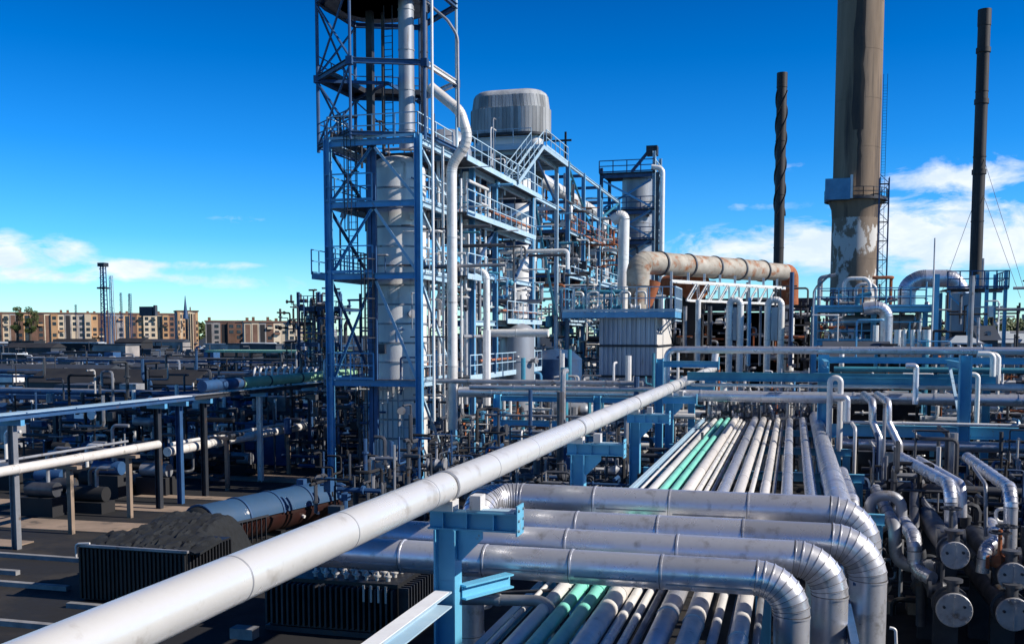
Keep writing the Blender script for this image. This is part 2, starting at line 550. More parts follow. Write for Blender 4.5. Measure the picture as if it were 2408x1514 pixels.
def deck(parent, x0, x1, y0, y1, z, m='blue_steel', fm='grating', h=.22):
    part('deck', MB().box(x0 + .06, x1 - .06, y0 + .06, y1 - .06, z - .03, z + .03), fm, parent)
    o = part('edge_beam', MB().box(x0, x1, y0, y0 + .055, z - h, z + .06), m, parent)
    part('edge_beam', MB().box(x0, x1, y1 - .055, y1, z - h, z + .06), m, parent)
    part('edge_beam', MB().box(x0, x0 + .055, y0 + .056, y1 - .056, z - h, z + .06), m, parent)
    part('edge_beam', MB().box(x1 - .055, x1, y0 + .056, y1 - .056, z - h, z + .06), m, parent)
    k = max(1, int((y1 - y0) / 1.6))
    for i in range(1, k + 1):
        y = y0 + (y1 - y0) * i / (k + 1)
        part('joist', MB().ibeam((x0 + .06, y, z - .13), (x1 - .06, y, z - .13), .1, .18), m, parent)
def column(parent, x, y, z0, z1, w=.32, m='blue_steel', alongx=True):
    mb = MB()
    t = w * .09
    if alongx:      # flanges face +-X
        mb.box(x - w / 2, x - w / 2 + t, y - w / 2, y + w / 2, z0, z1)
        mb.box(x + w / 2 - t, x + w / 2, y - w / 2, y + w / 2, z0, z1)
        mb.box(x - w / 2 + t, x + w / 2 - t, y - t / 2, y + t / 2, z0, z1)
    else:
        mb.box(x - w / 2, x + w / 2, y - w / 2, y - w / 2 + t, z0, z1)
        mb.box(x - w / 2, x + w / 2, y + w / 2 - t, y + w / 2, z0, z1)
        mb.box(x - t / 2, x + t / 2, y - w / 2 + t, y + w / 2 - t, z0, z1)
    o = part('column', mb, m, parent)
    return o
def frame(parent, xs, ys, zs, top=None, base=0.0, cw=.3, bw=.24, m='blue_steel', xm=None, ym=None, foot=True):
    top = top if top is not None else zs[-1]
    for x in xs:
        for y in ys:
            column(parent, x, y, base, top, cw, m)
            if foot and base < .1:
                part('base_plate', MB().cbox((x, y, .02), (cw * 1.8, cw * 1.8, .04)), m, parent)
    for z in zs:
        for y in ys:
            for a, b in zip(xs, xs[1:]):
                part('beam', MB().ibeam((a + cw / 2, y, z - bw / 2 - .003), (b - cw / 2, y, z - bw / 2 - .003), bw * .7, bw), xm or m, parent)
        for x in xs:
            for a, b in zip(ys, ys[1:]):
                part('beam', MB().ibeam((x, a + cw / 2, z - bw / 2 - .006), (x, b - cw / 2, z - bw / 2 - .006), bw * .7, bw), ym or m, parent)
def brace(parent, a, b, w=.14, m='blue_steel'):
    return part('brace', MB().channel(a, b, w, w), m, parent)
def ladder(parent, x, y, z0, z1, face='y', m='pale_blue_steel', cage=True):
    ux, uy = (1, 0) if face == 'y' else (0, 1)
    mb = MB()
    for s in (-.24, .24):
        mb.box(x + s * ux - .025, x + s * ux + .025, y + s * uy - .025, y + s * uy + .025, z0, z1 + 1.0)
    k = int((z1 - z0) / .35)
    for i in range(k):
        z = z0 + .2 + i * .35
        mb.beam((x - .24 * ux, y - .24 * uy, z), (x + .24 * ux, y + .24 * uy, z), .03, .03)
    o = part('ladder', mb, m, parent)
    if cage:
        d = V((0, -1, 0)) if face == 'y' else V((1, 0, 0))
        cm = MB()
        zz = z0 + 2.2
        while zz < z1 + 1:
            pts = [V((x, y, zz)) + V((ux, uy, 0)) * (.36 * math.cos(a)) + d * (.7 * math.sin(a)) for a in [math.pi * i / 6 for i in range(7)]]
            for a, b in zip(pts, pts[1:]):
                cm.beam(a, b, .03, .05)
            zz += 1.0
        for i in range(1, 6):
            a = math.pi * i / 6
            p = V((x, y, 0)) + V((ux, uy, 0)) * (.36 * math.cos(a)) + d * (.7 * math.sin(a))
            if z1 - z0 > 2.4:
                cm.beam(p + V((0, 0, z0 + 2.2)), p + V((0, 0, z1 + 1)), .03, .03)
        if cm.v:
            part('safety_cage', cm, m, o)
    return o
def vessel(name, label, x, y, z0, z1, r, m='vessel_white', bands=8, skirt=1.0, cat='vessel', n=32, group=None, dome=True, nozzles=4):
    t = thing(name, label, cat, (x, y, z0), group)
    h = z1 - z0
    if skirt:
        part('skirt', MB().lathe((x, y, z0), (0, 0, 1), [(0, r * 1.12), (.05, r * 1.12), (.06, r * 1.06), (skirt, r * .99)], n), 'vessel_grey', t)
    k = max(1, bands)
    seg = (h - skirt) / k
    for i in range(k):
        za = z0 + skirt + i * seg
        rr = r * (1 + .006 * (i % 2))
        o = part('shell_course', MB().lathe((x, y, za), (0, 0, 1), [(0, rr), (seg, rr)], n), m, t)
        part('band', MB().lathe((x, y, za - .05), (0, 0, 1), [(0, r + .02), (.0, r + .045), (.1, r + .045), (.1, r + .02)], n, False), 'grey_pipe', o)
    if dome:
        part('head', MB().lathe((x, y, z1), (0, 0, 1), [(0, r)] + [(r * .55 * math.sin(a), r * math.cos(a)) for a in [R(15 * i) for i in range(1, 6)]] + [(r * .55, .02)], n), m, t)
    for i in range(nozzles):
        a = random.uniform(-2.6, .6)
        z = z0 + skirt + (i + .5) * (h - skirt) / nozzles
        d = V((math.cos(a), math.sin(a), 0))
        p = V((x, y, z)) + d * (r - .05)
        o = part('nozzle', MB().cyl(p, p + d * .4, .14, n=10), 'grey_pipe', t)
        part('flange', MB().cyl(p + d * .4, p + d * .47, .23, n=12), 'grey_pipe', o)
    return t
ORD = ['first', 'second', 'third', 'fourth', 'fifth', 'sixth', 'seventh', 'eighth', 'ninth', 'tenth', 'eleventh', 'twelfth', 'thirteenth', 'fourteenth', 'fifteenth', 'sixteenth', 'seventeenth', 'eighteenth', 'nineteenth', 'twentieth']

# ================================================================== the setting
struct('ground', MB().box(-2600, 2600, -400, 5000, -.5, 0), 'ground')
def sun_patch(x0, x1, y0, y1, z, name='sunlit_patch', m='concrete_and_sun_patch', skew=0.0):  # sunlight on the yard, put in as tan ground patches
    mb = MB().prism([(x0, y0), (x1, y0 + skew), (x1, y1 + skew), (x0, y1)], z - .05, z)
    return struct(name, mb, m)
sun_patch(-46, -27.6, 36.4, 38.6, .054, skew=.6)
sun_patch(-40, -27.6, 41.6, 43.2, .054, skew=.5)
sun_patch(-33, -24.6, 45.6, 46.6, .054, skew=.4)
sun_patch(-46, -26, 52.5, 55.0, .058)
sun_patch(-42, -29.8, 33.4, 34.6, .058, 'path')  # another sunlit ground strip laid in tan colour
for i, (u, v, L) in enumerate([(60, 1312, 5.2), (60, 1380, 3.4), (245, 1434, 2.6), (110, 1478, 4.2), (-40, 1345, 3)]):
    p = P(u, v, Z=0)
    solo('kerb', MB().box(p.x - L / 2, p.x + L / 2, p.y - .11, p.y + .11, 0, .16), 'kerb_paint',
         ['pale kerb strip at left edge below the dark post', 'short worn kerb strip second up from the bottom left corner', 'pale kerb strip in front of the ribbed dark bin',
          'long pale kerb strip lowest in the bottom left corner', 'kerb strip cut by the left edge of the picture'][i], 'kerb')

# ================================================================== near pipe rack: lines running away from the viewer
RZ = 3.72       # underside of the rack lines
rack = thing('pipe_rack', 'blue steel pipe rack frame carrying the row of parallel pipes', 'pipe rack', (-1.4, 30, 0))
for y in (8.5, 20.3, 28.5, 36.5, 44.5, 52.5):
    xe = 2.25 if y > 25 else -.45
    for x in (-4.75, xe):
        column(rack, x, y, 0, RZ - .3, .3, 'azure_steel')
    part('cross_beam', MB().ibeam((-5.1, y, RZ - .152), (xe + .2, y, RZ - .152), .2, .3), 'azure_steel', rack)
for x in (-4.95,):
    part('side_beam', MB().ibeam((x, -4, RZ - .5), (x, 57.5, RZ - .5), .16, .26), 'azure_steel', rack)
for x in (-3.2, -.9, 1.1):
    part('lower_beam', MB().ibeam((x, 8, RZ - .46), (x, 57, RZ - .46), .14, .26), 'navy_steel', rack)
part('edge_rail', MB().channel((-4.62, 21, RZ + .1), (-4.62, 57, RZ + .1), .12, .14), 'pale_blue_steel', rack)
rl = [(1516, .10, 'pale_pipe', 'thin pale pipe at the left edge of the near pipe rack'),
      (1542, .27, 'pale_pipe', 'pale pipe lying left of the two mint green pipes'),
      (1567, .25, 'mint_pipe', 'left one of the two mint green pipes on the rack'),
      (1594, .27, 'mint_pipe', 'right one of the two mint green pipes on the rack'),
      (1624, .37, 'cladding_warm', 'thick pale pipe lying right of the two mint green pipes'),
      (1650, .18, 'white_pipe', 'left one of two slim white pipes on the rack'),
      (1668, .15, 'white_pipe', 'right one of two slim white pipes on the rack'),
      (1683, .13, 'grey_pipe', 'thin blue grey pipe hugging the thick pale pipe mid rack'),
      (1706, .38, 'cladding', 'thick pale pipe in the middle of the rack'),
      (1742, .36, 'cladding_warm', 'stained thick pipe right of the middle of the rack'),
      (1771, .18, 'pale_pipe', 'slim pale pipe between two thick pipes on the rack'),
      (1801, .31, 'cladding_warm', 'stained medium pipe fourth thick one from the right edge of the rack'),
      (1822, .13, 'grey_pipe', 'thin grey pipe fourth from the right edge of the rack'),
      (1851, .37, 'cladding', 'thick pale pipe third from the right edge of the rack'),
      (1905, .40, 'cladding', 'thick pale pipe next to the widest one on the rack'),
      (1962, .72, 'cladding', 'widest pipe, at the right edge of the rack')]
rack_x = []
for i, (u, dia, m, lab) in enumerate(rl):
    dia *= .9
    z = RZ + dia / 2
    p = P(u, 1140, Z=RZ + dia * .6)
    rack_x.append((p.x, dia))
    ye = 55.2 + (i * 37 % 17) * .12
    t = thing('rack_pipe', lab, 'pipe', (p.x, -4, z), 'pipes lying on the near rack')
    r = dia / 2
    n = 20 if r > .1 else 12
    ystart = -4
    if i >= 13:             # the right hand lines drop down just behind the crossing pipes
        ystart = (26.2, 25.6, 25.4)[i - 13]
        pth = run([(p.x, ystart, z), (p.x, ystart - r * 2.6, z), (p.x, ystart - r * 2.6, .3)], r * 2.4)
        part('elbow', MB().tube(pth, r * .995, n), m, t)
    ys = [ystart]
    y = ystart + 7 + (i * 29 % 31) * .15
    while y < ye - 2:
        ys.append(y); y += 5.6 if r > .1 else 8
    ys.append(ye)
    for k, (a, b) in enumerate(zip(ys, ys[1:])):
        rr = r * (1 + .008 * (k % 2))
        part('cladding_sheet', MB().tube([(p.x, a, z), (p.x, a + .05, z), (p.x, a + .055, z), (p.x, b, z)], [rr + .013, rr + .013, rr, rr], n), m, t)
    pth = run([(p.x, ye, z), (p.x, ye + .5 + r * 2, z), (p.x, ye + .5 + r * 2, 1.0)], r * 2.2 + .05)
    part('elbow', MB().tube(pth, r, n), m, t)
    if i % 3 == 0:
        part('shoe', MB().box(p.x - .05, p.x + .05, 20.2, 20.4, RZ - .002, RZ + .06), 'navy_steel', t)
# elbow line dropping off beside the widest pipe
q = P(2003, 1180, Y=30)
clad('side_drop_pipe', 'pale pipe with rounded elbow just right of the widest rack pipe', 'pipe', [(q.x, 36, q.z + .05), (q.x, 29.5, q.z + .05), (q.x, 29.5, 1)], .19, 'cladding', .5, n=18, gore=6)

# ================================================================== four big insulated pipes crossing above the rack
CZ = 4.5
def cross(label, v_mid, dia, x_left, u_right, seg, back=None):
    y = P(1250, v_mid, Z=CZ).y
    xr = P(u_right, v_mid + 60, Y=y).x
    left = [(x_left, back, CZ), (x_left, y, CZ)] if back else [(x_left, y, .4), (x_left, y, CZ)]
    return clad('cross_pipe', label, 'pipe', left + [(xr, y, CZ), (xr, y, .2)], dia / 2, 'cladding', dia * 1.0, seg=seg, gore=9, n=32, group='big insulated pipes crossing the rack')
cross('nearest big insulated pipe crossing over the rack', 1325, .58, -8.85, 1863, 1.45, -2)
cross('second nearest big insulated pipe crossing over the rack', 1277, .63, -8.85, 1953, 1.9, 40)
cross('third nearest big insulated pipe crossing over the rack', 1236, .70, -6.6, 2043, 1.9)
ya = P(1250, 1174, Z=CZ).y
xa = P(1170, 1174, Y=ya).x
xb = P(2032, 1230, Y=ya).x
clad('cross_pipe', 'farthest and thickest big insulated pipe crossing over the rack', 'pipe', [(xa - .1, ya - 1.5, 2.2), (xa - .1, ya - 1.5, CZ), (xa - .1, ya, CZ), (xb, ya, CZ), (xb, ya, .2)], .38, 'cladding', .75, seg=1.75, gore=9, n=32, group='big insulated pipes crossing the rack')
# small lines tucked below the crossing
pipe('under_pipe', 'dull blue grey pipe bending down under the nearest crossing pipe', 'pipe', [P(1085, 1408, Y=16.6), P(1290, 1412, Y=16.6), P(1310, 1500, Y=16.2)], .095, 'grey_pipe', .3, bands=1.2, n=14)
pipe('thin_line', 'thin dark line beside the mint pipes under the crossing', 'pipe', [P(1130, 1395, Y=18), P(1340, 1385, Y=18)], .03, 'dark_pipe')

# ================================================================== long white pipe on its blue posts
LX = -5.4
LZ = 6.03
t = thing('long_pipe', 'long smooth white pipe running diagonally across the foreground', 'pipe', (LX, 20, LZ))
prev = -3.0
for k, y in enumerate((9.0, 21.0, 33.0, 45.0, 57.5, 73.0)):
    part('pipe_length', MB().tube([(LX, prev + .004, LZ), (LX, y - .004, LZ)], .25 + .0006 * (k % 2), 48), 'silver_paint', t)
    prev = y
for y in (9.0, 21.0, 33.0, 45.0, 57.5, 14.6, 27.2, 39.1, 11.6, 18.0):
    part('weld_seam', MB().tube([(LX, y - .016, LZ), (LX, y - .006, LZ), (LX, y + .006, LZ), (LX, y + .016, LZ)], [.2505, .2545, .2545, .2505], 48), 'grey_pipe', t)
part('elbow', MB().tube(run([(LX, 73.0, LZ), (LX, 74.2, LZ), (LX + .1, 74.4, LZ + 1.2)], .5), .248, 24), 'silver_paint', t)
plabs = ['nearest blue post under the long white pipe', 'second blue post under the long white pipe, past the crossing pipes', 'third blue post under the long white pipe', 'fourth blue post under the long white pipe', 'fifth blue post under the long white pipe', 'farthest blue post under the long white pipe']
for i, y in enumerate((15.5, 26.0, 36.0, 46.5, 57.0, 67.5)):
    x = LX + .06
    t = thing('pipe_post', plabs[i], 'post', (x, y, 0), 'blue posts under the long white pipe')
    column(t, x, y, 0, 5.36, .36, 'azure_steel')
    part('bracket_beam', MB().ibeam((x - .3, y, 5.51), (x + 1.2, y, 5.51), .26, .30, .025, .02), 'azure_steel', t)
    part('end_plate', MB().box(x + 1.2, x + 1.225, y - .2, y + .2, 5.32, 5.80), 'azure_steel', t)
    part('gusset', MB().sect((x + .2, y - .012, 5.1), (x + .2, y + .012, 5.1), [(0, .255), (0, -.45), (.06, -.45), (.55, .12), (.55, .255)]), 'azure_steel', t) if False else None
    g = MB()
    gi = len(g.v)
    tri = [(x + .182, 5.355), (x + .182, 4.85), (x + .24, 4.85), (x + .60, 5.22), (x + .60, 5.355)]
    for yy in (y - .015, y + .015):
        g.v += [V((a, yy, b)) for a, b in tri]
    k = len(tri)
    g.face(list(range(k))); g.face([k + j for j in range(k)][::-1])
    for j in range(k):
        g.face([j, (j + 1) % k, k + (j + 1) % k, k + j][::-1])
    part('gusset', g, 'azure_steel', t)
    part('saddle', MB().box(LX - .2, LX + .2, y - .16, y + .16, 5.663, 5.83), 'pale_pipe', t)
    part('saddle_plate', MB().box(x + .35, x + 1.15, y - .1, y + .1, 5.662, 5.70), 'pale_blue_steel', t)
    part('guide_block', MB().box(x + .42, x + .60, y - .14, y + .14, 5.703, 5.93), 'pale_pipe', t)
    part('base_plate', MB().box(x - .35, x + .35, y - .35, y + .35, 0, .05), 'navy_steel', t)
    part('clamp_strap', MB().lathe((LX, y - .05, LZ), (0, 1, 0), [(0, .251), (0, .266), (.1, .266), (.1, .251)], 32, False), 'grey_pipe', t)
    if i < 3:
        for bz in (5.4, 5.56, 5.72):
            for by in (-.14, .14):
                part('bolt', MB().cyl((x + 1.224, y + by, bz), (x + 1.25, y + by, bz), .022, n=6), 'grey_pipe', t)
        for sx in (-.05, .35, .8):
            part('stiffener', MB().box(x + sx, x + sx + .015, y - .12, y - .012, 5.388, 5.632), 'azure_steel', t)
        part('splice_plate', MB().box(x - .13, x + .13, y - .025, y - .019, 3.9, 4.5), 'azure_steel', t)
# longitudinal strut between posts
t = thing('tie_beam', 'pale blue channel beam slanting to the nearest blue post at bottom', 'beam', (LX + .06, 10, 4.2))
part('channel', MB().channel((LX + .06, 3, 4.25), (LX + .06, 15.29, 4.25), .28, .26, .025), 'pale_blue_steel', t)
part('top_plate', MB().box(LX - .06, LX + .18, 3.1, 15.2, 4.383, 4.395), 'bright_white', t)
t2 = thing('tie_stub', 'short blue stub beam right of the nearest blue post', 'beam', (LX + .3, 15.9, 4.2))
part('stub', MB().ibeam((LX + .27, 15.6, 4.3), (LX + .8, 16.6, 4.3), .2, .24), 'azure_steel', t2)

# ================================================================== unseen blocks added right of the rack to cast shade on rack and exchangers
t = thing('shade_block', 'unseen added block shading the near end of the rack', 'building', (17, 4, 0))
part('wall', MB().box(13, 23, -20, 16.75, 0, 15.2), 'corrugated', t)
part('roof', MB().box(12.8, 23.2, -20.2, 16.85, 15.202, 15.6), 'dull_roof', t)
t = thing('low_shade_block', 'unseen added low block shading the heat exchangers', 'building', (17, 34, 0))  # second unseen block, added to darken the exchangers
part('wall', MB().box(12.5, 22, 21.4, 47, 0, 6.4), 'corrugated', t)
part('roof', MB().box(12.3, 22.2, 21.3, 47.2, 6.402, 6.7), 'dull_roof', t)
# ================================================================== tall column tower with its blue frame
XL, XR, YF, YB = -23.3, -18.35, 49.0, 54.4
ZT = (6.1, 11.6, 15.25, 18.35)
tw = thing('column_tower', 'tall blue steel tower frame round the stout white column', 'tower', ((XL + XR) / 2, (YF + YB) / 2, 0))
frame(tw, [XL, XR], [YF, YB], ZT, top=18.5, cw=.33, bw=.30, m='blue_steel', ym='pale_blue_steel')  # pale beams along Y: sunlight put into their colour
XM = (XL + XR) / 2
zl = (0,) + ZT
for i in range(4):
    z0, z1 = zl[i] + .15, zl[i + 1] - .4
    if i == 0:
        continue
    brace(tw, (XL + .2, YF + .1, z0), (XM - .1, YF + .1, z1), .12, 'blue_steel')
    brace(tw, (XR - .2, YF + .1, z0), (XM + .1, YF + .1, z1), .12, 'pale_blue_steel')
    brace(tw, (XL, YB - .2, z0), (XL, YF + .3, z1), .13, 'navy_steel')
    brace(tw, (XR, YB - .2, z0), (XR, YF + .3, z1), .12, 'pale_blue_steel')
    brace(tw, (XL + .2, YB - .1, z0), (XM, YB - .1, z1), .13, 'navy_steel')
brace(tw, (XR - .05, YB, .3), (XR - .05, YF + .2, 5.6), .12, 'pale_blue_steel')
for z in ZT:
    for x0, x1, y0, y1 in ((XL + .2, XM - 1.45, YF + .2, YB - .2), (XM + 1.75, XR - .2, YF + .2, YB - .2), (XM - 1.44, XM + 1.74, YF + .2, YF + .9), (XM - 1.44, XM + 1.74, YB - 1.2, YB - .2)):
        part('deck', MB().box(x0, x1, y0, y1, z - .03, z + .03), 'grating', tw)
for z in ZT[:3]:
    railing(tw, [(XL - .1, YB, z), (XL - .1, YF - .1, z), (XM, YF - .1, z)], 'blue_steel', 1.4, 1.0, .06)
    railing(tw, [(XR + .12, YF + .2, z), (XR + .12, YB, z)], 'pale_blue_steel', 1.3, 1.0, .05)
railing(tw, [(XL, YB, 18.38), (XL, YF, 18.38), (XR, YF, 18.38), (XR, YB, 18.38)], 'pale_blue_steel', 1.2, 1.2, .05)
# walkway brackets around the lower deck, left of the column
deck(tw, XL - 1.3, XL - .2, YF + .6, YB + 1.5, 11.6, 'blue_steel')
railing(tw, [(XL - 1.3, YB + 1.5, 11.63), (XL - 1.3, YF + .6, 11.63)], 'blue_steel', 1.3, .9, .05)
ladder(tw, XM - 1.25, YF + .35, 11.6, 18.3, 'y', 'dark_steel')
ladder(tw, XM - .2, YF - .05, 6.1, 11.6, 'y', 'dark_steel')
ladder(tw, XM - .75, YF + .2, .1, 6.1, 'y', 'dark_steel', False)
for x, z0, z1 in ((XM - .35, .2, 18.2), (XM - .1, 3, 18.3)):
    part('riser_channel', MB().channel((x, YF + .45, z0), (x, YF + .45, z1), .2, .2), 'navy_steel', tw)

# ---- upper eight sided lattice
UC = P(912, 250, Y=53.0)
up = thing('lattice_gallery', 'eight sided dark blue lattice gallery topping the tall tower', 'tower', (UC.x, UC.y, 18.5))
vdir = V((UC.x, UC.y, 0)).normalized()
vrt = V((vdir.y, -vdir.x, 0))
UA, UB = 3.75, 4.75
def hexp(k, f=1.0):
    p = V((UC.x, UC.y, 0)) + vrt * (UA * f * math.cos(R(60 * k))) + vdir * (UB * f * math.sin(R(60 * k)))
    return p.x, p.y
oc = [hexp(k) for k in range(6)]      # 0 right, 1 far right, 2 far left, 3 left, 4 near left, 5 near right
ZU = (22.2, 26.3)
for k, (x, y) in enumerate(oc):
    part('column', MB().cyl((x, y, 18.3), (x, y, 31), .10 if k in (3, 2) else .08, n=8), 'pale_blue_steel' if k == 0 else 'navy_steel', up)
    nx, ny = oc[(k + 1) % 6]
    mm = 'white_pipe' if k in (5, 0) else 'navy_steel'  # right edges painted white for sunlight, the rest navy for shade
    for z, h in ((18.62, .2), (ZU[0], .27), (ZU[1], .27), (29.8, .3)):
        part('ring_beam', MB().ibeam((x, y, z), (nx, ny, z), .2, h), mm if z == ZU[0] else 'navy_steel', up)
    for j, (za, zb) in enumerate(((18.7, ZU[0] - .2), (ZU[0] + .15, ZU[1] - .2), (ZU[1] + .2, 29.3))):
        if k in (2, 3):
            part('brace', MB().beam((x, y, za), (nx, ny, zb), .09, .09), 'navy_steel', up)
            part('brace', MB().beam((nx, ny, za), (x, y, zb), .09, .09), 'navy_steel', up)
        elif k == 1 and j == 0:
            part('brace', MB().beam((x, y, za), (nx, ny, zb), .07, .07), 'navy_steel', up)
    part('joint_plate', MB().cbox((x, y, ZU[0] - .02), (.34, .34, .4)), 'navy_steel', up)
rr, zz = 3.0, ZU[1] + .22
dcx, dcy = (V((UC.x, UC.y, 0)) - vrt * .6 + vdir * .6).xy
dk = part('round_deck', MB().lathe((dcx, dcy, zz), (0, 0, 1), [(0, rr), (.12, rr)], 28, False), 'grating', up)
for a in range(9):
    x = dcx - rr + rr * 2 * (a + .5) / 9
    hw = math.sqrt(max(.05, rr * rr - (x - dcx) ** 2))
    part('joist', MB().beam((x, dcy - hw, zz - .09), (x, dcy + hw, zz - .09), .07, .16), 'dark_steel', dk)
for q in (.35, .65, .9):
    part('hoop', MB().lathe((dcx, dcy, zz - .28), (0, 0, 1), [(0, rr * q), (0, rr * q + .07), (.12, rr * q + .07), (.12, rr * q)], 28, False), 'grey_pipe', dk)
part('hoop', MB().lathe((dcx, dcy, zz - .18), (0, 0, 1), [(0, rr + .02), (0, rr + .07), (.5, rr + .07), (.5, rr + .02)], 28, False), 'navy_steel', up)
for k in (1, 2):      # walkway along the far side of the middle ring
    (x, y), (nx, ny) = oc[k], oc[(k + 1) % 6]
    d = (V((UC.x, UC.y, 0)) - V(((x + nx) / 2, (y + ny) / 2, 0))).normalized()
    a, b = V((x, y, ZU[0] + .2)), V((nx, ny, ZU[0] + .2))
    part('walkway', MB().beam(a + d * .5, b + d * .5, .9, .28), 'dark_steel', up)
    railing(up, [a + d * .05, b + d * .05], 'navy_steel', 1.0, 1.2, .05)
for (x, y) in oc[1:4]:
    part('radial_beam', MB().beam((x, y, ZU[0] - .1), (UC.x, UC.y, ZU[0] - .1), .1, .16), 'navy_steel', up)
railing(up, [(oc[i][0], oc[i][1], 18.72) for i in (1, 2, 3, 4)], 'navy_steel', 1.1, .9, .05)
ladder(up, UC.x + .3, UC.y - .6, 18.6, 25, 'y', 'dark_steel', False)
part('riser_channel', MB().channel((UC.x - 1.35, UC.y + .8, 18.6), (UC.x - 1.35, UC.y + .8, 31), .36, .36), 'dark_steel', up)
# uprights inside the gallery
for i, (dx, dy, r, m, lab) in enumerate([(1.25, -.4, .42, 'vessel_grey', 'thick dark riser pipe inside the lattice gallery, right of its ladder'),
                                         (2.05, .2, .2, 'dark_pipe', 'slimmer dark riser pipe inside the lattice gallery, nearest the white pole'),
                                         (-.75, 1.2, .10, 'dark_pipe', 'thin dark riser pipe inside the lattice gallery, left of its ladder')]):
    pipe('riser_pipe', lab, 'pipe', [(UC.x + dx, UC.y + dy, 18.4), (UC.x + dx, UC.y + dy, 31)], r, m, bands=2.0)
# valves on the gallery floor
def valve(label, p, s=1.0, m='grey_pipe', group=None, axis=V((1, 0, 0))):
    t = thing('valve', label, 'valve', p, group)
    p = V(p)
    axis = V(axis).normalized()
    part('body', MB().lathe(p - axis * .3 * s, axis, [(0, .2 * s), (.07 * s, .2 * s), (.08 * s, .11 * s), (.2 * s, .13 * s), (.3 * s, .19 * s), (.4 * s, .13 * s), (.52 * s, .11 * s), (.53 * s, .2 * s), (.6 * s, .2 * s)], 12), m, t)
    part('stem', MB().cyl(p + V((0, 0, .1 * s)), p + V((0, 0, .72 * s)), .045 * s, n=8), m, t)
    wheel = MB()
    for k in range(12):
        a0, a1 = 2 * math.pi * k / 12, 2 * math.pi * (k + 1) / 12
        wheel.beam(p + V((.22 * s * math.cos(a0), .22 * s * math.sin(a0), .66 * s)), p + V((.22 * s * math.cos(a1), .22 * s * math.sin(a1), .66 * s)), .035 * s, .035 * s)
    for k in range(3):
        a0 = math.pi * k / 3
        wheel.beam(p + V((.22 * s * math.cos(a0), .22 * s * math.sin(a0), .66 * s)), p - V((.22 * s * math.cos(a0), .22 * s * math.sin(a0), -.66 * s)), .025 * s, .025 * s)
    part('handwheel', wheel, 'dark_steel', t)
    return t
for i, (dx, lab) in enumerate([(.5, 'dark valve at the left corner of the tower top deck'), (1.1, 'dark valve second from the left corner of the tower top deck'), (2.7, 'small valve near the middle of the tower top deck edge')]):
    valve(lab, (XL + dx, YF + .5, 18.65), 1.5 if i < 2 else 1.0, 'dark_pipe')

# ---- the column itself
CX, CY = P(938, 700, Y=52.2).x, 52.2
vs_t = vessel('process_column', 'stout white insulated column standing inside the tall blue tower', CX, CY, .3, 17.2, 1.5, 'vessel_white', bands=15, skirt=1.6, nozzles=3)
part('plinth', MB().lathe((CX, CY, 0), (0, 0, 1), [(0, 1.8), (.3, 1.8)], 24, False), 'concrete_and_sun_patch', vs_t)
for k in range(10):
    a = R(200 + k * 11)
    part('cladding_rib', MB().beam((CX + 1.53 * math.cos(a), CY + 1.53 * math.sin(a), 2.0), (CX + 1.53 * math.cos(a), CY + 1.53 * math.sin(a), 6.0), .04, .04), 'vessel_grey', vs_t)

# ---- pipes on the sunny side of the tower
def up_pipe(label, u, v0, v1, Y, r, m='white_pipe', bands=0, elbow=None, n=12):
    a = P(u, v0, Y=Y)
    b = P(u, v1, Y=Y)
    pts = [V((b.x, Y, a.z)), V((b.x, Y, b.z))]
    if elbow:
        pts = [pts[0] + V(elbow)] + pts if len(elbow) == 3 else pts
    return pipe('riser_pipe', label, 'pipe', pts, r, m, bands=bands, n=n, br=r * 3)
up_pipe('slim white pole pipe rising from the deck past the tower top', 1021, -60, 990, 49.6, .075, 'white_pipe')
up_pipe('slim white riser right of the tower corner column', 1044, 345, 985, 51.5, .075, 'white_pipe')
up_pipe('thin brown grey riser beside the thick bent pipe', 1034, 345, 980, 54.8, .09, 'pale_pipe')
a = P(1012, 205, Y=51.2); b = P(1082, 262, Y=51.2); c = P(1103, 330, Y=51.2); d = P(1062, 398, Y=51.2); e = P(1068, 1010, Y=51.2)
clad('bent_pipe', 'thick silver pipe curving out of the gallery and straight down the tower', 'pipe', [a, b, c, d + V((0, 0, .2)), V((d.x, d.y, e.z))], .27, 'cladding_warm', 1.1, seg=3.4, gore=5, n=20)
a = P(1005, 8, Y=50.5); b = P(1052, 48, Y=50.5); c = P(1076, 85, Y=50.5); d = P(1078, 300, Y=50.5)
pipe('bent_pipe', 'thin grey pipe arching over the right side of the gallery', 'pipe', [a, b, c, d], .075, 'grey_pipe', 1.0)
for i, (u, v0, v1, Y, r, m) in enumerate([(1086, 420, 960, 55.2, .07, 'white_pipe'), (1098, 405, 950, 58, .20, 'pale_pipe'), (1117, 395, 930, 58.2, .075, 'white_pipe'), (1128, 420, 900, 60, .12, 'grey_pipe'), (1010, 500, 930, 54, .07, 'pale_pipe'), (1142, 440, 800, 61, .07, 'white_pipe')]):
    up_pipe(ORD[i] + ' riser to the right of the thick bent silver pipe', u, v0, v1, Y, r, m)
a = P(1128, 648, Y=57.5); b = P(1150, 650, Y=57.5); c = P(1146, 912, Y=57.5)
clad('gooseneck_pipe', 'pale gooseneck pipe dropping beside the lower decks', 'pipe', [V((a.x - .6, a.y, a.z + .5)), V((c.x - .05, b.y, a.z + .1)), V((c.x, c.y, c.z))], .2, 'white_pipe', .45, seg=3, gore=5, n=16)
clad('level_pipe', 'short white level pipe right of the gooseneck pipe', 'pipe', [P(1140, 783, Y=60), P(1290, 783, Y=60)], .24, 'white_pipe', .4, seg=2.2, n=16)

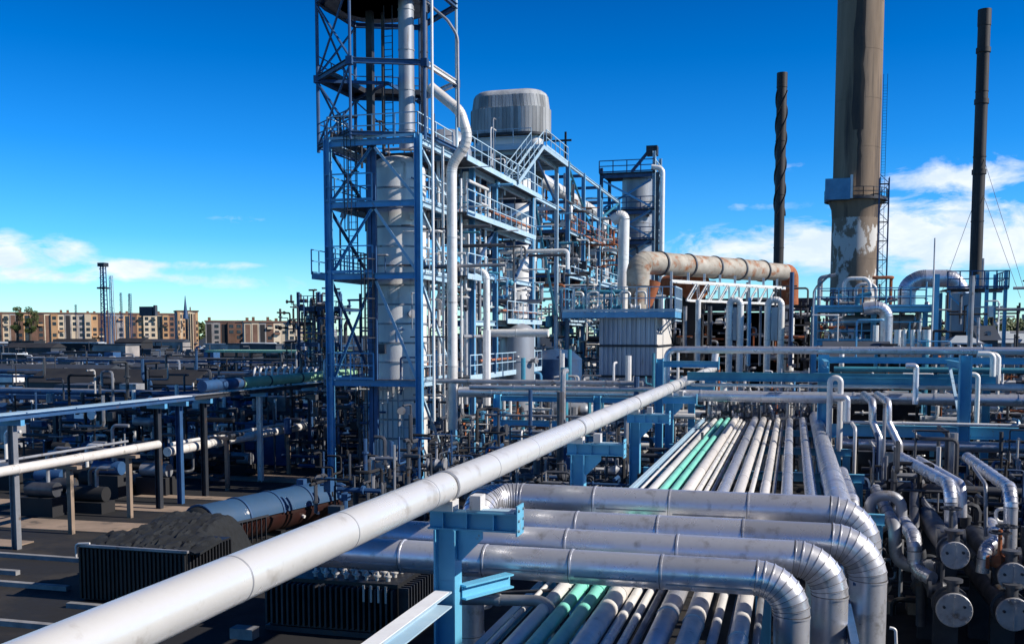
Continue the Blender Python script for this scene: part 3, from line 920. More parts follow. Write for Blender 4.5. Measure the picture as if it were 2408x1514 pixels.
# ================================================================== long process structure running back from the tower
ps = thing('process_structure', 'long blue steel process structure running back behind the tower', 'steel structure', (-20.8, 63, 0))
YS = [58.0, 62.8, 72.1]
frame(ps, [XL, XR], YS, (6.0, 9.3, 12.2, 15.2, 18.2), top=18.3, cw=.3, bw=.3, m='blue_steel', ym='pale_blue_steel', xm='navy_steel')  # receding beams again paled to stand for sunlight
for z, y0, y1 in ((18.2, YB + .2, 72.0), (15.2, YB + .2, 70.2), (11.7, YB + .2, 58.4), (9.3, 62.8, 72), (6.0, 55, 72)):
    part('deck', MB().box(XL + 2.2, XR + .75, y0, y1, z + .01, z + .06), 'grating', ps)
    part('toe_beam', MB().box(XR + .76, XR + .82, y0, y1, z - .14, z + .16), 'pale_blue_steel', ps)
    railing(ps, [(XR + .8, y0, z), (XR + .8, y1, z)], 'pale_blue_steel', 1.3, 1.25, .05)
for a, b in (((XR, 62.6, 15.0), (XR, 58.2, 12.3)), ((XR, 72.0, 17.9), (XR, 63.0, 15.4)), ((XR, 72.0, 14.9), (XR, 66.2, 11.4)), ((XR, 72.0, 9.0), (XR, 67, 6.2)), ((XL, 62.6, 15.0), (XL, 58.2, 12.3)), ((XL, 72, 14.9), (XL, 63, 12.4))):
    brace(ps, a, b, .16, 'navy_steel')
for z in (15.2, 12.2):
    for y in (60.5, 65.5, 68.5):
        brace(ps, (XL + .2, y, z - .4), (XR - .1, y, z - 1.9), .14, 'navy_steel')
# stair
st = thing('stair', 'pale steel stair climbing to the clad drum platform', 'stairs', (XR, 68, 18.2))
ya, za, yb, zb = 65.0, 18.3, 71.8, 21.7
for dx in (.05, .95):
    part('stringer', MB().beam((XR + dx, ya, za), (XR + dx, yb, zb), .05, .26), 'pale_blue_steel', st)
    for k in range(2):
        h = .55 + .55 * k
        part('handrail', MB().beam((XR + dx, ya, za + h), (XR + dx, yb, zb + h), .05, .05), 'pale_blue_steel', st)
    for k in range(6):
        p = V((XR + dx, ya + (yb - ya) * k / 5, za + (zb - za) * k / 5))
        part('post', MB().beam(p, p + V((0, 0, 1.1)), .05, .05), 'pale_blue_steel', st)
for k in range(13):
    f = (k + .5) / 13
    part('tread', MB().cbox((XR + .5, ya + (yb - ya) * f, za + (zb - za) * f), (.85, .3, .04)), 'grating', st)
# drum platform
dp = thing('drum_platform', 'upper railed platform under the grey clad drum', 'platform', (-20.8, 76, 18.2))
frame(dp, [XL, XR], [72.6, 80.2], (18.6, 21.75), top=21.8, base=0.05, cw=.28, bw=.3, m='pale_blue_steel', foot=False)
deck(dp, XL - .4, XR + .9, 71.9, 80.4, 21.9, 'pale_blue_steel')
railing(dp, [(XL - .4, 72.0, 21.95), (XR + .0, 72.0, 21.95)], 'pale_blue_steel', 1.2, 1.3, .05)
railing(dp, [(XR + .9, 72.9, 21.95), (XR + .9, 80.3, 21.95)], 'pale_blue_steel', 1.2, 1.3, .05)
brace(dp, (XR, 72.8, 18.4), (XR, 80, 10), .16, 'teal_steel')
brace(dp, (XR, 72.8, 21.5), (XR, 79.9, 18.9), .14, 'navy_steel')
for a in (-.6, 2.0, 4.5):
    part('drum_post', MB().box(XL + a, XL + a + .2, 75.9, 76.1, 21.93, 23.3), 'navy_steel', dp)
# clad drum: every slat its own piece
DX0, DX1, DY, DR = P(1112, 260, Y=76).x + 1.6, P(1288, 260, Y=76).x - 1.75, 76.5, 1.75
dr = thing('clad_drum', 'grey slatted drum housing with rounded end on top of the structure', 'drum', ((DX0 + DX1) / 2, DY, 23.2))
def stadium(r, n):
    pts = []
    L = DX1 - DX0
    per = 2 * L + 2 * math.pi * r
    for i in range(n):
        s = per * i / n
        if s < L:
            pts.append((DX0 + s, DY - r))
        elif s < L + math.pi * r:
            a = -math.pi / 2 + (s - L) / r
            pts.append((DX1 + r * math.cos(a), DY + r * math.sin(a)))
        elif s < 2 * L + math.pi * r:
            pts.append((DX1 - (s - L - math.pi * r), DY + r))
        else:
            a = math.pi / 2 + (s - 2 * L - math.pi * r) / r
            pts.append((DX0 + r * math.cos(a), DY + r * math.sin(a)))
    return pts
NS = 58
for (r0, r1, z0, z1) in ((DR + .1, DR + .1, 23.35, 25.35), (DR, DR * .93, 25.36, 26.3)):
    p0, p1 = stadium(r0, NS), stadium(r1, NS)
    q0, q1 = stadium(r0 - .07, NS), stadium(r1 - .07, NS)
    for k in range(NS):
        j = (k + 1) % NS
        f = .04
        def lp(pp):
            a, b = V((*pp[k], 0)), V((*pp[j], 0))
            return a.lerp(b, f), a.lerp(b, 1 - f)
        a0, b0 = lp(p0); a1, b1 = lp(p1); c0, d0 = lp(q0); c1, d1 = lp(q1)
        jz = random.uniform(-.02, .02)
        mb = MB()
        mb.v = [V((a0.x, a0.y, z0 + jz)), V((b0.x, b0.y, z0 + jz)), V((b1.x, b1.y, z1 + jz)), V((a1.x, a1.y, z1 + jz)), V((c0.x, c0.y, z0 + jz)), V((d0.x, d0.y, z0 + jz)), V((d1.x, d1.y, z1 + jz)), V((c1.x, c1.y, z1 + jz))]
        for q in ((0, 1, 2, 3), (5, 4, 7, 6), (1, 5, 6, 2), (4, 0, 3, 7), (3, 2, 6, 7), (4, 5, 1, 0)):
            mb.face(list(q))
        part('slat', mb, 'slat_grey', dr)
rings = []
for rr, z in ((DR * .925, 26.28), (DR * .86, 26.52), (DR * .7, 26.72), (DR * .45, 26.84), (.05, 26.9)):
    rings.append([V((x, y, z)) for x, y in stadium(rr, 40)])
part('roof_cap', MB().rings(rings, 40, True), 'slat_grey', dr)
part('rim_hoop', MB().rings([[V((x, y, z)) for x, y in stadium(r, 40)] for r, z in ((DR, 23.3), (DR + .2, 23.3), (DR + .2, 23.48), (DR, 23.48))], 40, False), 'dark_steel', dr)
hd = thing('horizontal_drum', 'pale horizontal drum with domed end under the slatted housing', 'drum', (-20.5, DY, 22.2))
x0, x1, zc, rr = DX0 - .5, DX1 + .8, 22.85, .82
part('shell', MB().lathe((x0, DY - .6, zc), (1, 0, 0), [(0, rr), (x1 - x0, rr)], 28), 'vessel_white', hd)
for sgn, xx in ((1, x1), (-1, x0)):
    part('head', MB().lathe((xx, DY - .6, zc), (sgn, 0, 0), [(0, rr)] + [(rr * .75 * math.sin(R(15 * i)), rr * math.cos(R(15 * i))) for i in range(1, 6)] + [(rr * .75, .02)], 28), 'vessel_white', hd)
for xx in (x0 + .6, x1 - .8):
    part('saddle', MB().box(xx - .12, xx + .12, DY - 1.2, DY, 21.935, 22.3), 'navy_steel', hd)
# second white column under the drum
vessel('process_column', 'slim bright white column standing under the clad drum', P(1216, 600, Y=76.5).x, 76.5, .2, 20.6, 1.06, 'vessel_white', bands=9, skirt=1.4, nozzles=3)
vessel('process_column', 'grey squat column low behind the short white level pipe', P(1216, 850, Y=66).x, 66, .2, 8.6, 1.15, 'vessel_grey', bands=4, skirt=1.0, nozzles=2)
# grey drum seen through the gallery right side
t = thing('roof_drum', 'dull blue grey round drum behind the gallery on the tower roof', 'drum', (P(1060, 280, Y=63).x, 63, 18.3))
part('shell', MB().lathe((P(1050, 280, Y=63).x, 63, 18.6), (0, 0, 1), [(0, 1.6), (1.5, 1.6), (2.3, 1.35), (2.8, .8), (2.95, .05)], 28), 'vessel_grey', t)
part('hoop', MB().lathe((P(1050, 280, Y=63).x, 63, 18.6 + .9), (0, 0, 1), [(0, 1.6), (0, 1.64), (.08, 1.64), (.08, 1.6)], 28, False), 'grey_pipe', t)
# red brown pipes at the decks
for i, (z, y0, y1, lab) in enumerate([(15.9, 60, 70, 'rusty red pipe along the middle deck railing of the process structure'), (10.0, 62.8, 71.6, 'rusty red pipe along the lower deck railing of the process structure'), (6.9, 58, 70, 'rusty red pipe along the lowest deck of the process structure')]):
    pipe('rusty_pipe', lab, 'pipe', [(XR + .45, y0, z), (XR + .45, y1, z)], .08, 'rust_rail')

# ================================================================== taller open frame farther back
of = thing('open_frame', 'open blue grey pipe frame with bare top bays behind the drum', 'steel structure', (-20.4, 97, 0))
YO = [84.4, 91.0, 98.6, 110.2]
frame(of, [-22.8, XR], YO, (9.5, 13.5, 17.2, 19.6, 22.7), top=22.8, cw=.32, bw=.26, m='blue_steel', ym='pale_blue_steel', xm='navy_steel')  # sunlight painted into the pale receding beams
for a, b in (((XR, 84.5, 22.4), (XR, 90.9, 19.8)), ((XR, 91.1, 19.4), (XR, 98.5, 17.4)), ((XR, 98.7, 19.5), (XR, 110, 22.4)), ((XR, 84.5, 9.8), (XR, 90.9, 13.3))):
    brace(of, a, b, .15, 'teal_steel')
for z in (9.5, 13.5, 17.2):
    part('deck', MB().box(-22.6, XR - .2, 84.6, 110, z + .01, z + .05), 'grating', of)
    railing(of, [(XR + .2, 84.6, z), (XR + .2, 110, z)], 'rust_rail' if z == 17.2 else 'pale_blue_steel', 1.2, 1.6, .05)
clad('top_pipe', 'big white insulated pipe running along the open frame upper bay', 'pipe', [(-20.0, 80.5, 21.0), (-20.0, 109, 21.0), (-20, 109, 10)], .52, 'white_pipe', 1.2, seg=4.5, gore=5, n=20)
clad('gooseneck_pipe', 'tall white gooseneck pipe at the far end of the open frame', 'pipe', [P(1440, 520, Y=94), P(1468, 505, Y=94) + V((0, 0, .2)), V((P(1463, 680, Y=94).x, 94, 8))], .5, 'white_pipe', 1.0, seg=4, gore=6, n=20)
for i, (u, v, Y) in enumerate([(1330, 345, 84.4)]):
    p = P(u, v, Y=Y)
    t = thing('roof_davit', 'small dark davit on the nearest corner of the open frame', 'davit', (p.x, Y, 22.8))
    part('mast', MB().box(p.x - .08, p.x + .08, Y - .08, Y + .08, 22.82, p.z + 1.2), 'dark_steel', t)
    part('arm', MB().beam((p.x - 1.2, Y, p.z + .5), (p.x + .5, Y, p.z + .5), .12, .16), 'dark_steel', t)

# ================================================================== far column with its round platforms
YC = 116.0
cx = P(1500, 450, Y=YC).x
fc = vessel('process_column', 'far column ringed by dark platforms left of the thin chimney', cx, YC, .2, 25.6, 1.75, 'vessel_grey', bands=10, skirt=1.5, nozzles=3)
ff = thing('platform_frame', 'dark blue platform frame round the far column', 'steel structure', (cx, YC, 0))
x0, x1 = P(1424, 450, Y=YC).x, P(1545, 450, Y=YC).x
for x in (x0, x1):
    for y in (YC - 2.6, YC + 2.6):
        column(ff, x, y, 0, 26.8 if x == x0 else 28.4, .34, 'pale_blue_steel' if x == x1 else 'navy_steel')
for z in (12.5, 15.7, 18.9, 22.2, 26.2):
    part('deck', MB().box(x0 - .2, x1 + .1, YC - 2.9, YC + 2.9, z - .12, z), 'dark_steel', ff)
    part('beam', MB().ibeam((x0, YC - 2.6, z - .35), (x1, YC - 2.6, z - .35), .25, .4), 'navy_steel', ff)
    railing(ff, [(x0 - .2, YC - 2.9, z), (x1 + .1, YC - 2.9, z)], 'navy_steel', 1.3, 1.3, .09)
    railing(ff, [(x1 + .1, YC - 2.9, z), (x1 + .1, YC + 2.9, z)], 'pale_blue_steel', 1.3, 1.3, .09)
for z in (12.7, 15.9, 19.1, 22.4):
    brace(ff, (x0 + .3, YC - 2.75, z), (x1 - .3, YC - 2.75, z + 2.9), .2, 'blue_steel')
    brace(ff, (x1 - .3, YC - 2.95, z), (x0 + .3, YC - 2.95, z + 2.9), .2, 'blue_steel')
    brace(ff, (x1, YC - 2.4, z), (x1, YC + 2.4, z + 2.9), .2, 'blue_steel')
part('hoist_head', MB().box(x1 - .9, x1 + .3, YC - 2.6, YC - 1.4, 28.0, 29.0), 'dark_steel', ff)
part('hoist_arm', MB().beam((x1 - 2.6, YC - 2, 26.3), (x1 - .6, YC - 2, 28.6), .3, .3), 'navy_steel', ff)
pipe('riser_pipe', 'white pipe hooking over at the right of the far column', 'pipe', [V((x1 - .2, YC - 3.2, 26.6)), V((x1 + 1.0, YC - 3.2, 26.4)), V((x1 + 1.0, YC - 3.2, 9))], .27, 'white_pipe', .6, n=12)
pipe('riser_pipe', 'dark pipe close to the hooked white pipe on the far column', 'pipe', [V((x1 + .45, YC - 3.2, 26)), V((x1 + .45, YC - 3.2, 9))], .2, 'dark_pipe')
# ================================================================== cross rack: lines running left to right beyond the near rack
cr = thing('pipe_bridge', 'blue pipe bridge frames crossing the view beyond the near rack', 'pipe rack', (2, 50, 0))
for x, y, z in ((-6.2, 49.6, 7.3), (1.45, 51.6, 7.5), (-14.6, 50.4, 5.4), (-9.4, 50.4, 5.4), (14.8, 51.6, 7.5), (9.2, 54.5, 8.0)):
    column(cr, x, y, 0, z, .5 if x == 1.45 else .36, 'azure_steel')
column(cr, 6.95, 46.0, 0, 7.6, .46, 'azure_steel')
def xbeam(x0, x1, y, z, w=.22, h=.3, m='azure_steel', name='cross_beam'):
    return part(name, MB().ibeam((x0, y, z), (x1, y, z), w, h), m, cr)
xbeam(-5.0, 9.0, 50.9, 6.42, .26, .42, 'teal_steel')
xbeam(1.65, 14.6, 51.6, 7.25, .24, .3)
xbeam(-6.0, -3.4, 49.6, 7.05, .22, .3)
part('end_plate', MB().box(-3.4, -3.37, 49.35, 49.85, 6.8, 7.4), 'azure_steel', cr)
xbeam(1.7, 26, 46.35, 4.35, .3, .5, 'azure_steel')
xbeam(1.7, 26, 46.2, 2.2, .3, .55, 'navy_steel')
xbeam(1.7, 7, 49.2, 6.35, .2, .32, 'teal_steel')
xbeam(-14.4, -9.6, 50.4, 3.95, .2, .3)
xbeam(-14.4, -6, 50.9, 3.2, .2, .28)
xbeam(-14.4, -6, 50.4, 5.2, .2, .26, 'azure_steel')
for x in (1.45, 6.95):
    part('long_beam', MB().ibeam((x, 46.3 if x > 5 else 46.5, 7.15), (x, 51.3, 7.15), .2, .3), 'azure_steel', cr)
brace(cr, (6.9, 46.4, 4.7), (6.9, 50, 7.0), .12, 'pale_blue_steel')
def xpipe(label, x0, x1, y, z, r, m='cladding', bands=3.5, pts=None, n=14):
    return pipe('bridge_pipe', label, 'pipe', pts or [(x0, y, z), (x1, y, z)], r, m, bands=bands, n=n, br=r * 2.6)
xpipe('lilac grey pipe topping the pipe bridge, its left end turned down', 0, 0, 0, 0, .17, 'cladding', 3.0, [(-6.1, 51.7, 5.9), (-6.1, 51.7, 7.72), (45, 51.7, 7.72)])
xpipe('lilac grey pipe on top of the bridge, second from front', -4.7, 45, 52.3, 7.7, .19, 'cladding')
xpipe('lilac grey pipe on top of the bridge, third from front', -4.0, 45, 52.9, 7.72, .16, 'pale_pipe')
xpipe('thick pale pipe on the bridge just under the teal beam', -17, 48, 51.4, 5.44, .28, 'cladding', 3.6)
xpipe('mint tinted slim pipe lying over the thick bridge pipe', -4.8, 6, 51.0, 6.0, .08, 'white_pipe')
xpipe('pale teal pipe behind the thick bridge pipe at right', 2, 48, 52.3, 6.0, .17, 'pale_pipe', 4)
xpipe('dull teal pipe along the far side of the bridge', 2, 48, 53.3, 6.75, .14, 'teal_steel', 4)
xpipe('grey pipe leaving left from the bridge, upper of the pair', -18.2, -7.2, 51.0, 6.02, .13, 'grey_pipe')
xpipe('grey pipe leaving left from the bridge, lower of the pair', -16.2, -6.6, 50.7, 5.74, .13, 'cladding')
xpipe('thin grey pipe lying low between the two left bridge posts', -15.2, -7, 50.2, 4.35, .07, 'grey_pipe')
xpipe('second thin grey pipe lying low between the two left bridge posts', -15.2, -7, 50.0, 3.55, .09, 'grey_pipe')
xpipe('pale pipe on the blue middle beam at the right', 1.9, 34, 45.8, 3.82, .22, 'cladding', 2.8)
xpipe('thin pipe above the blue middle beam at the right', 1.9, 34, 45.7, 4.75, .07, 'pale_pipe', 5)
# S bent verticals in front of the bridge
for i, (u, lab) in enumerate([(2052, 'left one of two S bent grey pipes hanging from the bridge'), (2088, 'right one of two S bent grey pipes hanging from the bridge')]):
    p0 = P(u, 945, Y=45.5); p1 = P(u, 992, Y=45.5); p2 = P(u + 20 + 4 * i, 1045, Y=45.2); p3 = P(u + 20 + 4 * i, 1125, Y=45.2)
    pipe('hanging_pipe', lab, 'pipe', [V((p0.x, 51.2, p0.z)), p0, p1, V((p3.x, 45.2, p2.z)), V((p3.x, 45.2, p3.z - .3))], .16, 'cladding', .3, bands=.8, n=14)
for i, (u0, u1, v0, v1, Y, r, m, lab) in enumerate([
        (1952, 1973, 888, 1060, 44.5, .12, 'pale_pipe', 'pale looped pipe just right of the rack end'),
        (1974, 1990, 935, 990, 44.2, .16, 'cladding', 'short pale hooked pipe beside the looped pipe'),
        (2278, 2296, 880, 1000, 47.0, .10, 'white_pipe', 'slim white bent pipe right of the tall right hand post'),
        (2310, 2334, 832, 885, 47.5, .12, 'white_pipe', 'left one of the white hairpin pipes at the right edge'),
        (2322, 2346, 834, 882, 47.9, .12, 'white_pipe', 'right one of the white hairpin pipes at the right edge'),
        (2140, 2152, 860, 950, 47.0, .12, 'cladding', 'pale bent pipe left of the tall right hand post')]):
    a = P(u0, v0 + 10, Y=Y); b = P(u1, v0, Y=Y); c = P(u1, v1, Y=Y)
    pipe('bent_pipe', lab, 'pipe', [V((a.x, Y, c.z + .1)) if i in (0,) else V((a.x - .18, Y, b.z)), V((a.x, Y, b.z)), V((c.x, Y, b.z)), V((c.x, Y, c.z))], r, m, r * 2.2, n=14)

# ================================================================== heat exchangers at the lower right
def exchanger(label, u, v, dia, Y, L=5.5):
    p = P(u, v, Y=Y)
    r = dia / 2
    t = thing('heat_exchanger', label, 'heat exchanger', (p.x, Y + L / 2, 0), 'heat exchangers at the lower right')
    part('shell', MB().cyl((p.x, Y + .75, p.z), (p.x, Y + L, p.z), r * .88, n=28), 'dark_pipe', t)
    part('channel_barrel', MB().cyl((p.x, Y + .12, p.z), (p.x, Y + .62, p.z), r * .9, n=28), 'dark_pipe', t)
    part('girth_flange', MB().cyl((p.x, Y + .62, p.z), (p.x, Y + .75, p.z), r * 1.06, n=28), 'dark_pipe', t)
    cv = part('cover_plate', MB().lathe((p.x, Y + .12, p.z), (0, -1, 0), [(0, r), (.06, r), (.075, r * .97)], 32), 'exchanger_end', t)
    for k in range(16):
        a = 2 * math.pi * k / 16
        c = V((p.x + r * .9 * math.cos(a), Y + .05, p.z + r * .9 * math.sin(a)))
        part('bolt', MB().cyl(c, c + V((0, -.05, 0)), .016, n=6), 'exchanger_end', cv)
    for a in (.5, 2.8):
        c = V((p.x + r * .6 * math.cos(a), Y + .045, p.z + r * .55 * math.sin(a)))
        part('lug', MB().cyl(c, c + V((0, -.07, 0)), .035, n=8), 'dark_steel', cv)
    part('pass_rib', MB().box(p.x - .012, p.x + .012, Y + .01, Y + .044, p.z - r * .8, p.z + r * .8), 'exchanger_end', cv)
    for yy in (Y + 1.4, Y + L - 1):
        part('saddle', MB().box(p.x - r * .7, p.x + r * .7, yy - .1, yy + .1, 0, p.z - r * .6), 'dark_steel', t)
    part('nozzle', MB().cyl((p.x, Y + .38, p.z), (p.x, Y + .38, p.z + r * 1.5), .14, n=12), 'dark_pipe', t)
    part('nozzle_flange', MB().cyl((p.x, Y + .38, p.z + r * 1.5), (p.x, Y + .38, p.z + r * 1.5 + .07), .22, n=14), 'dark_pipe', t)
    return p
e1 = exchanger('upper heat exchanger with pale end plate, left pair', 2247, 1307, .66, 26)
e2 = exchanger('lower heat exchanger with pale end plate, left pair', 2245, 1436, .82, 25.6)
e3 = exchanger('upper heat exchanger with pale end plate at the right edge', 2384, 1358, .70, 26.4)
e4 = exchanger('lower heat exchanger with pale end plate at the right edge', 2386, 1446, .80, 26)
part('white_tag', MB().box(e2.x - .10, e2.x + .05, 25.655, 25.665, e2.z - .08, e2.z + .09), 'bright_white', [o for o in D.objects if o.name.startswith('heat_exchanger') and o.type == 'EMPTY'][1])
def bent(label, spec, r, m, br=None, Y=None, bands=0, name='bent_pipe', n=16, seg=None):
    pts = [P(u, v, Y=y) for u, v, y in spec]
    if seg:
        return clad(name, label, 'pipe', pts, r, m, br or r * 2.4, seg=seg, gore=6, n=n)
    return pipe(name, label, 'pipe', pts, r, m, br or r * 2.4, bands=bands, n=n)
bent('silver pipe bending down onto the left pair of exchangers', [(2120, 1075, 38), (2236, 1140, 29), (2236, 1250, 29)], .17, 'cladding', .45, seg=.9)
bent('silver pipe behind the one bending onto the left exchangers', [(2160, 1080, 40), (2262, 1140, 31), (2262, 1215, 31)], .14, 'cladding', .4)
bent('tall silver pipe bending down at the right edge', [(2275, 1075, 38), (2378, 1150, 28.5), (2374, 1310, 28.5)], .17, 'cladding', .45, seg=1.0)
bent('dull looped pipe at the left of the exchangers', [(2045, 1290, 30), (2045, 1165, 30), (2120, 1165, 30), (2120, 1225, 30)], .15, 'grey_pipe', .35)
bent('grey snaking pipe left of the exchangers', [(2060, 1150, 34), (2105, 1240, 28.6), (2105, 1330, 28.6), (2200, 1330, 28.2)], .17, 'grey_pipe', .4, bands=.7)
bent('silver snaking pipe ending in an open elbow under the exchangers', [(2090, 1180, 34), (2150, 1262, 27.5), (2152, 1340, 27.5), (2192, 1360, 27)], .18, 'cladding', .35, seg=.6)
bent('dark pipe dropping behind the silver snaking pipe', [(2150, 1160, 33), (2150, 1240, 29.4), (2166, 1300, 29.4), (2166, 1470, 29.4)], .14, 'dark_pipe', .3)
bent('curved silver pipe between the two exchanger pairs', [(2330, 1230, 30), (2345, 1270, 27.6), (2316, 1290, 27), (2310, 1345, 27)], .16, 'cladding', .3, seg=.5)
bent('thin dark pipe looping right of the left exchangers', [(2290, 1100, 33), (2318, 1140, 29), (2318, 1260, 29)], .05, 'grey_pipe', .2)
bent('dark header pipe behind the exchangers', [(2060, 1145, 36), (2120, 1145, 36), (2420, 1160, 36)], .16, 'dark_pipe', .4)
bent('small white bracket pipe at the far right', [(2378, 1195, 30), (2342, 1197, 30), (2342, 1225, 30), (2362, 1228, 30)], .05, 'white_pipe', .12)
bent('thin pale drain pipe beside the big crossing elbows', [(2092, 1475, 17.5), (2106, 1478, 17.5), (2108, 1530, 17.5)], .025, 'pale_pipe', .08)
for i, (u, v, Y, lab) in enumerate([(2235, 1262, 27.2, 'dark valve cluster on top of the left pair of exchangers'), (2350, 1320, 27, 'rusty valve between the exchanger pairs'), (2365, 1305, 27.3, 'dark valve at the right edge above the exchanger'), (2215, 1385, 26.6, 'dark valve between upper and lower left exchangers')]):
    valve(lab, P(u, v, Y=Y), 1.1, 'dark_pipe' if i != 1 else 'rust')
# equipment floor behind the exchangers, under the right hand beams
for i in range(16):
    x = 2.8 + (i % 8) * 1.5 + random.uniform(-.3, .3)
    y = 33.5 + (i // 8) * 6 + random.uniform(-1, 1)
    z = random.uniform(1.2, 3.0)
    t = thing('pump_set', ORD[i % 8] + ' dark pump from the left in the ' + ('front' if i < 8 else 'back') + ' row under the right hand beams', 'pump', (x, y, 0), 'pumps under the right hand beams')
    part('plinth', MB().box(x - .5, x + .5, y - .4, y + .4, 0, .4), 'concrete_and_sun_patch', t)
    part('casing', MB().lathe((x, y - .35, .85), (0, 1, 0), [(0, .18), (.05, .38), (.3, .38), (.36, .2), (.8, .2)], 16), 'dark_pipe', t)
    part('motor', MB().cyl((x, y + .45, .85), (x, y + 1.15, .85), .28, n=14), 'grey_pipe', t)
    part('discharge', MB().tube(run([(x, y - .2, 1.2), (x, y - .2, z), (x + .5, y - .2, z + .4)], .2), .09, 10), 'grey_pipe' if i % 3 else 'pale_pipe', t)
for i in range(14):
    x = 2.3 + i * 1.15 + random.uniform(-.2, .2)
    y = 43.5 + random.uniform(-3, 1.5)
    z1 = random.uniform(3.2, 5.2)
    pipe('drop_pipe', 'slim dull pipe dropping to the floor below the right hand beams', 'pipe', [(x, y + 2.5, z1), (x, y, z1), (x, y, .3)], random.choice((.05, .07, .1)), random.choice(('grey_pipe', 'dark_pipe', 'pale_pipe')), .2, group='drop pipes below the right hand beams')
# dull hanging drop pipes at the far end of the near rack
for i in range(18):
    x = -4.4 + i * .38
    z = RZ + .3 + random.uniform(0, 1.2)
    pipe('end_riser', 'short dark riser in the tangle where the rack pipes end', 'pipe', [(x, 57.4, .5), (x, 57.4, z), (x + random.uniform(-.2, .2), 58.5, z + .3)], random.choice((.04, .06, .09)), random.choice(('dark_pipe', 'grey_pipe', 'pale_pipe')), .2, group='risers where the rack pipes end')
for i in range(9):
    valve('small dark valve in the tangle where the rack pipes end', (-4.2 + i * .72, 56.9 + (i % 2) * .5, RZ + .25 + (i % 3) * .18), .9, 'dark_pipe' if i % 3 else 'grey_pipe', 'valves where the rack pipes end')

# ================================================================== furnace with its railed roof
FX0, FX1, FY0, FY1, FZ = -14.8, -10.25, 80.0, 90.0, 9.9
fu = thing('furnace', 'tall ribbed blue grey furnace box with bright sunlit end', 'furnace', ((FX0 + FX1) / 2, 85, 0))
def ribbed(parent, x0, x1, y, z0, z1, n, m):
    w = (x1 - x0) / n
    for k in range(n):
        a = x0 + k * w
        mb = MB()
        prof = [(a + .004, y), (a + w * .30, y), (a + w * .40, y - .09), (a + w * .86, y - .09), (a + w * .96, y), (a + w - .004, y), (a + w - .004, y + .03), (a + .004, y + .03)]
        i = len(mb.v); q = len(prof)
        for z in (z0, z1):
            mb.v += [V((p[0], p[1], z)) for p in prof]
        for j in range(q):
            mb.face([j, (j + 1) % q, q + (j + 1) % q, q + j])
        mb.face(list(range(q))[::-1]); mb.face([q + j for j in range(q)])
        part('ribbed_panel', mb, m, parent)
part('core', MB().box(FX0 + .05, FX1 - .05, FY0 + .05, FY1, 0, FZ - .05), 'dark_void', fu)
for z0, z1 in ((0, 2.6), (2.7, 5.1), (5.2, 7.5), (7.6, FZ - .1)):
    ribbed(fu, FX0, FX1 - .12, FY0, z0, z1, 12, 'corrugated')
    part('end_panel', MB().box(FX1 - .1, FX1, FY0 + .02, FY1, z0, z1), 'vessel_white', fu)  # end panels painted white to carry the sunlight on this side
    part('girt', MB().box(FX0 - .08, FX1 + .12, FY0 - .22, FY0 - .12, z1 - .02, z1 + .16), 'dark_steel', fu)
    part('girt', MB().box(FX1 + .005, FX1 + .12, FY0 - .1, FY1, z1 - .02, z1 + .12), 'dark_steel', fu)
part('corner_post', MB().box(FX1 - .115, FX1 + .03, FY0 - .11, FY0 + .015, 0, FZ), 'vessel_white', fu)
for yy in (FY0 + .7, FY0 + 2.0):
    part('peep_hole', MB().cyl((FX1 + .001, yy, 8.75), (FX1 + .05, yy, 8.75), .2, n=12), 'dark_steel', fu)
fp = thing('furnace_platform', 'blue railed platform on brackets round the furnace roof', 'platform', (-13, 82, FZ))
deck(fp, -17.6, -8.75, 79.0, 83.6, FZ + .25, 'blue_steel', h=.4)
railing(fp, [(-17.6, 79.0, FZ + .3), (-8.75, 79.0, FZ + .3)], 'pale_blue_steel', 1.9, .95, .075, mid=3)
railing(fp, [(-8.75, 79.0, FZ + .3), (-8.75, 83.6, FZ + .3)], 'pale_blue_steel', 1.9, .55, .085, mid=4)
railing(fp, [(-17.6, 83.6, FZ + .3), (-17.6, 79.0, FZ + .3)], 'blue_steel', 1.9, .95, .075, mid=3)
for xx in (FX1 + .1, FX0 - .1):
    for yy in (79.6, 82.6):
        s = 1 if xx > -12 else -1
        brace(fp, (xx, yy, FZ - 1.3), (xx + s * 1.3, yy, FZ + .05), .1, 'pale_blue_steel')
for k in range(7):
    x = -17.2 + k * 1.0
    part('frame_post', MB().box(x - .05, x + .05, 81.2, 81.3, FZ + .29, FZ + 2.2 + .3 * (k % 2)), 'teal_steel' if k % 2 else 'pale_blue_steel', fp)
for k in range(5):
    x = -17 + k * 1.25
    p_ = [(x, 80.4, FZ + .3), (x, 80.4, FZ + 1.9), (x + .8, 80.4, FZ + 1.9), (x + .8, 80.4, FZ + .9)]
    pipe('roof_pipe', 'pale bent pipe behind the furnace roof railing', 'pipe', p_, .09, ('white_pipe', 'pale_pipe', 'teal_steel')[k % 3], .25, group='bent pipes behind the furnace roof railing')
for k in range(4):
    valve('small valve standing behind the furnace roof railing', (-16.4 + k * 1.5, 79.8, FZ + .7), 1.3, 'pale_pipe' if k % 2 else 'teal_steel', 'valves on the furnace roof')
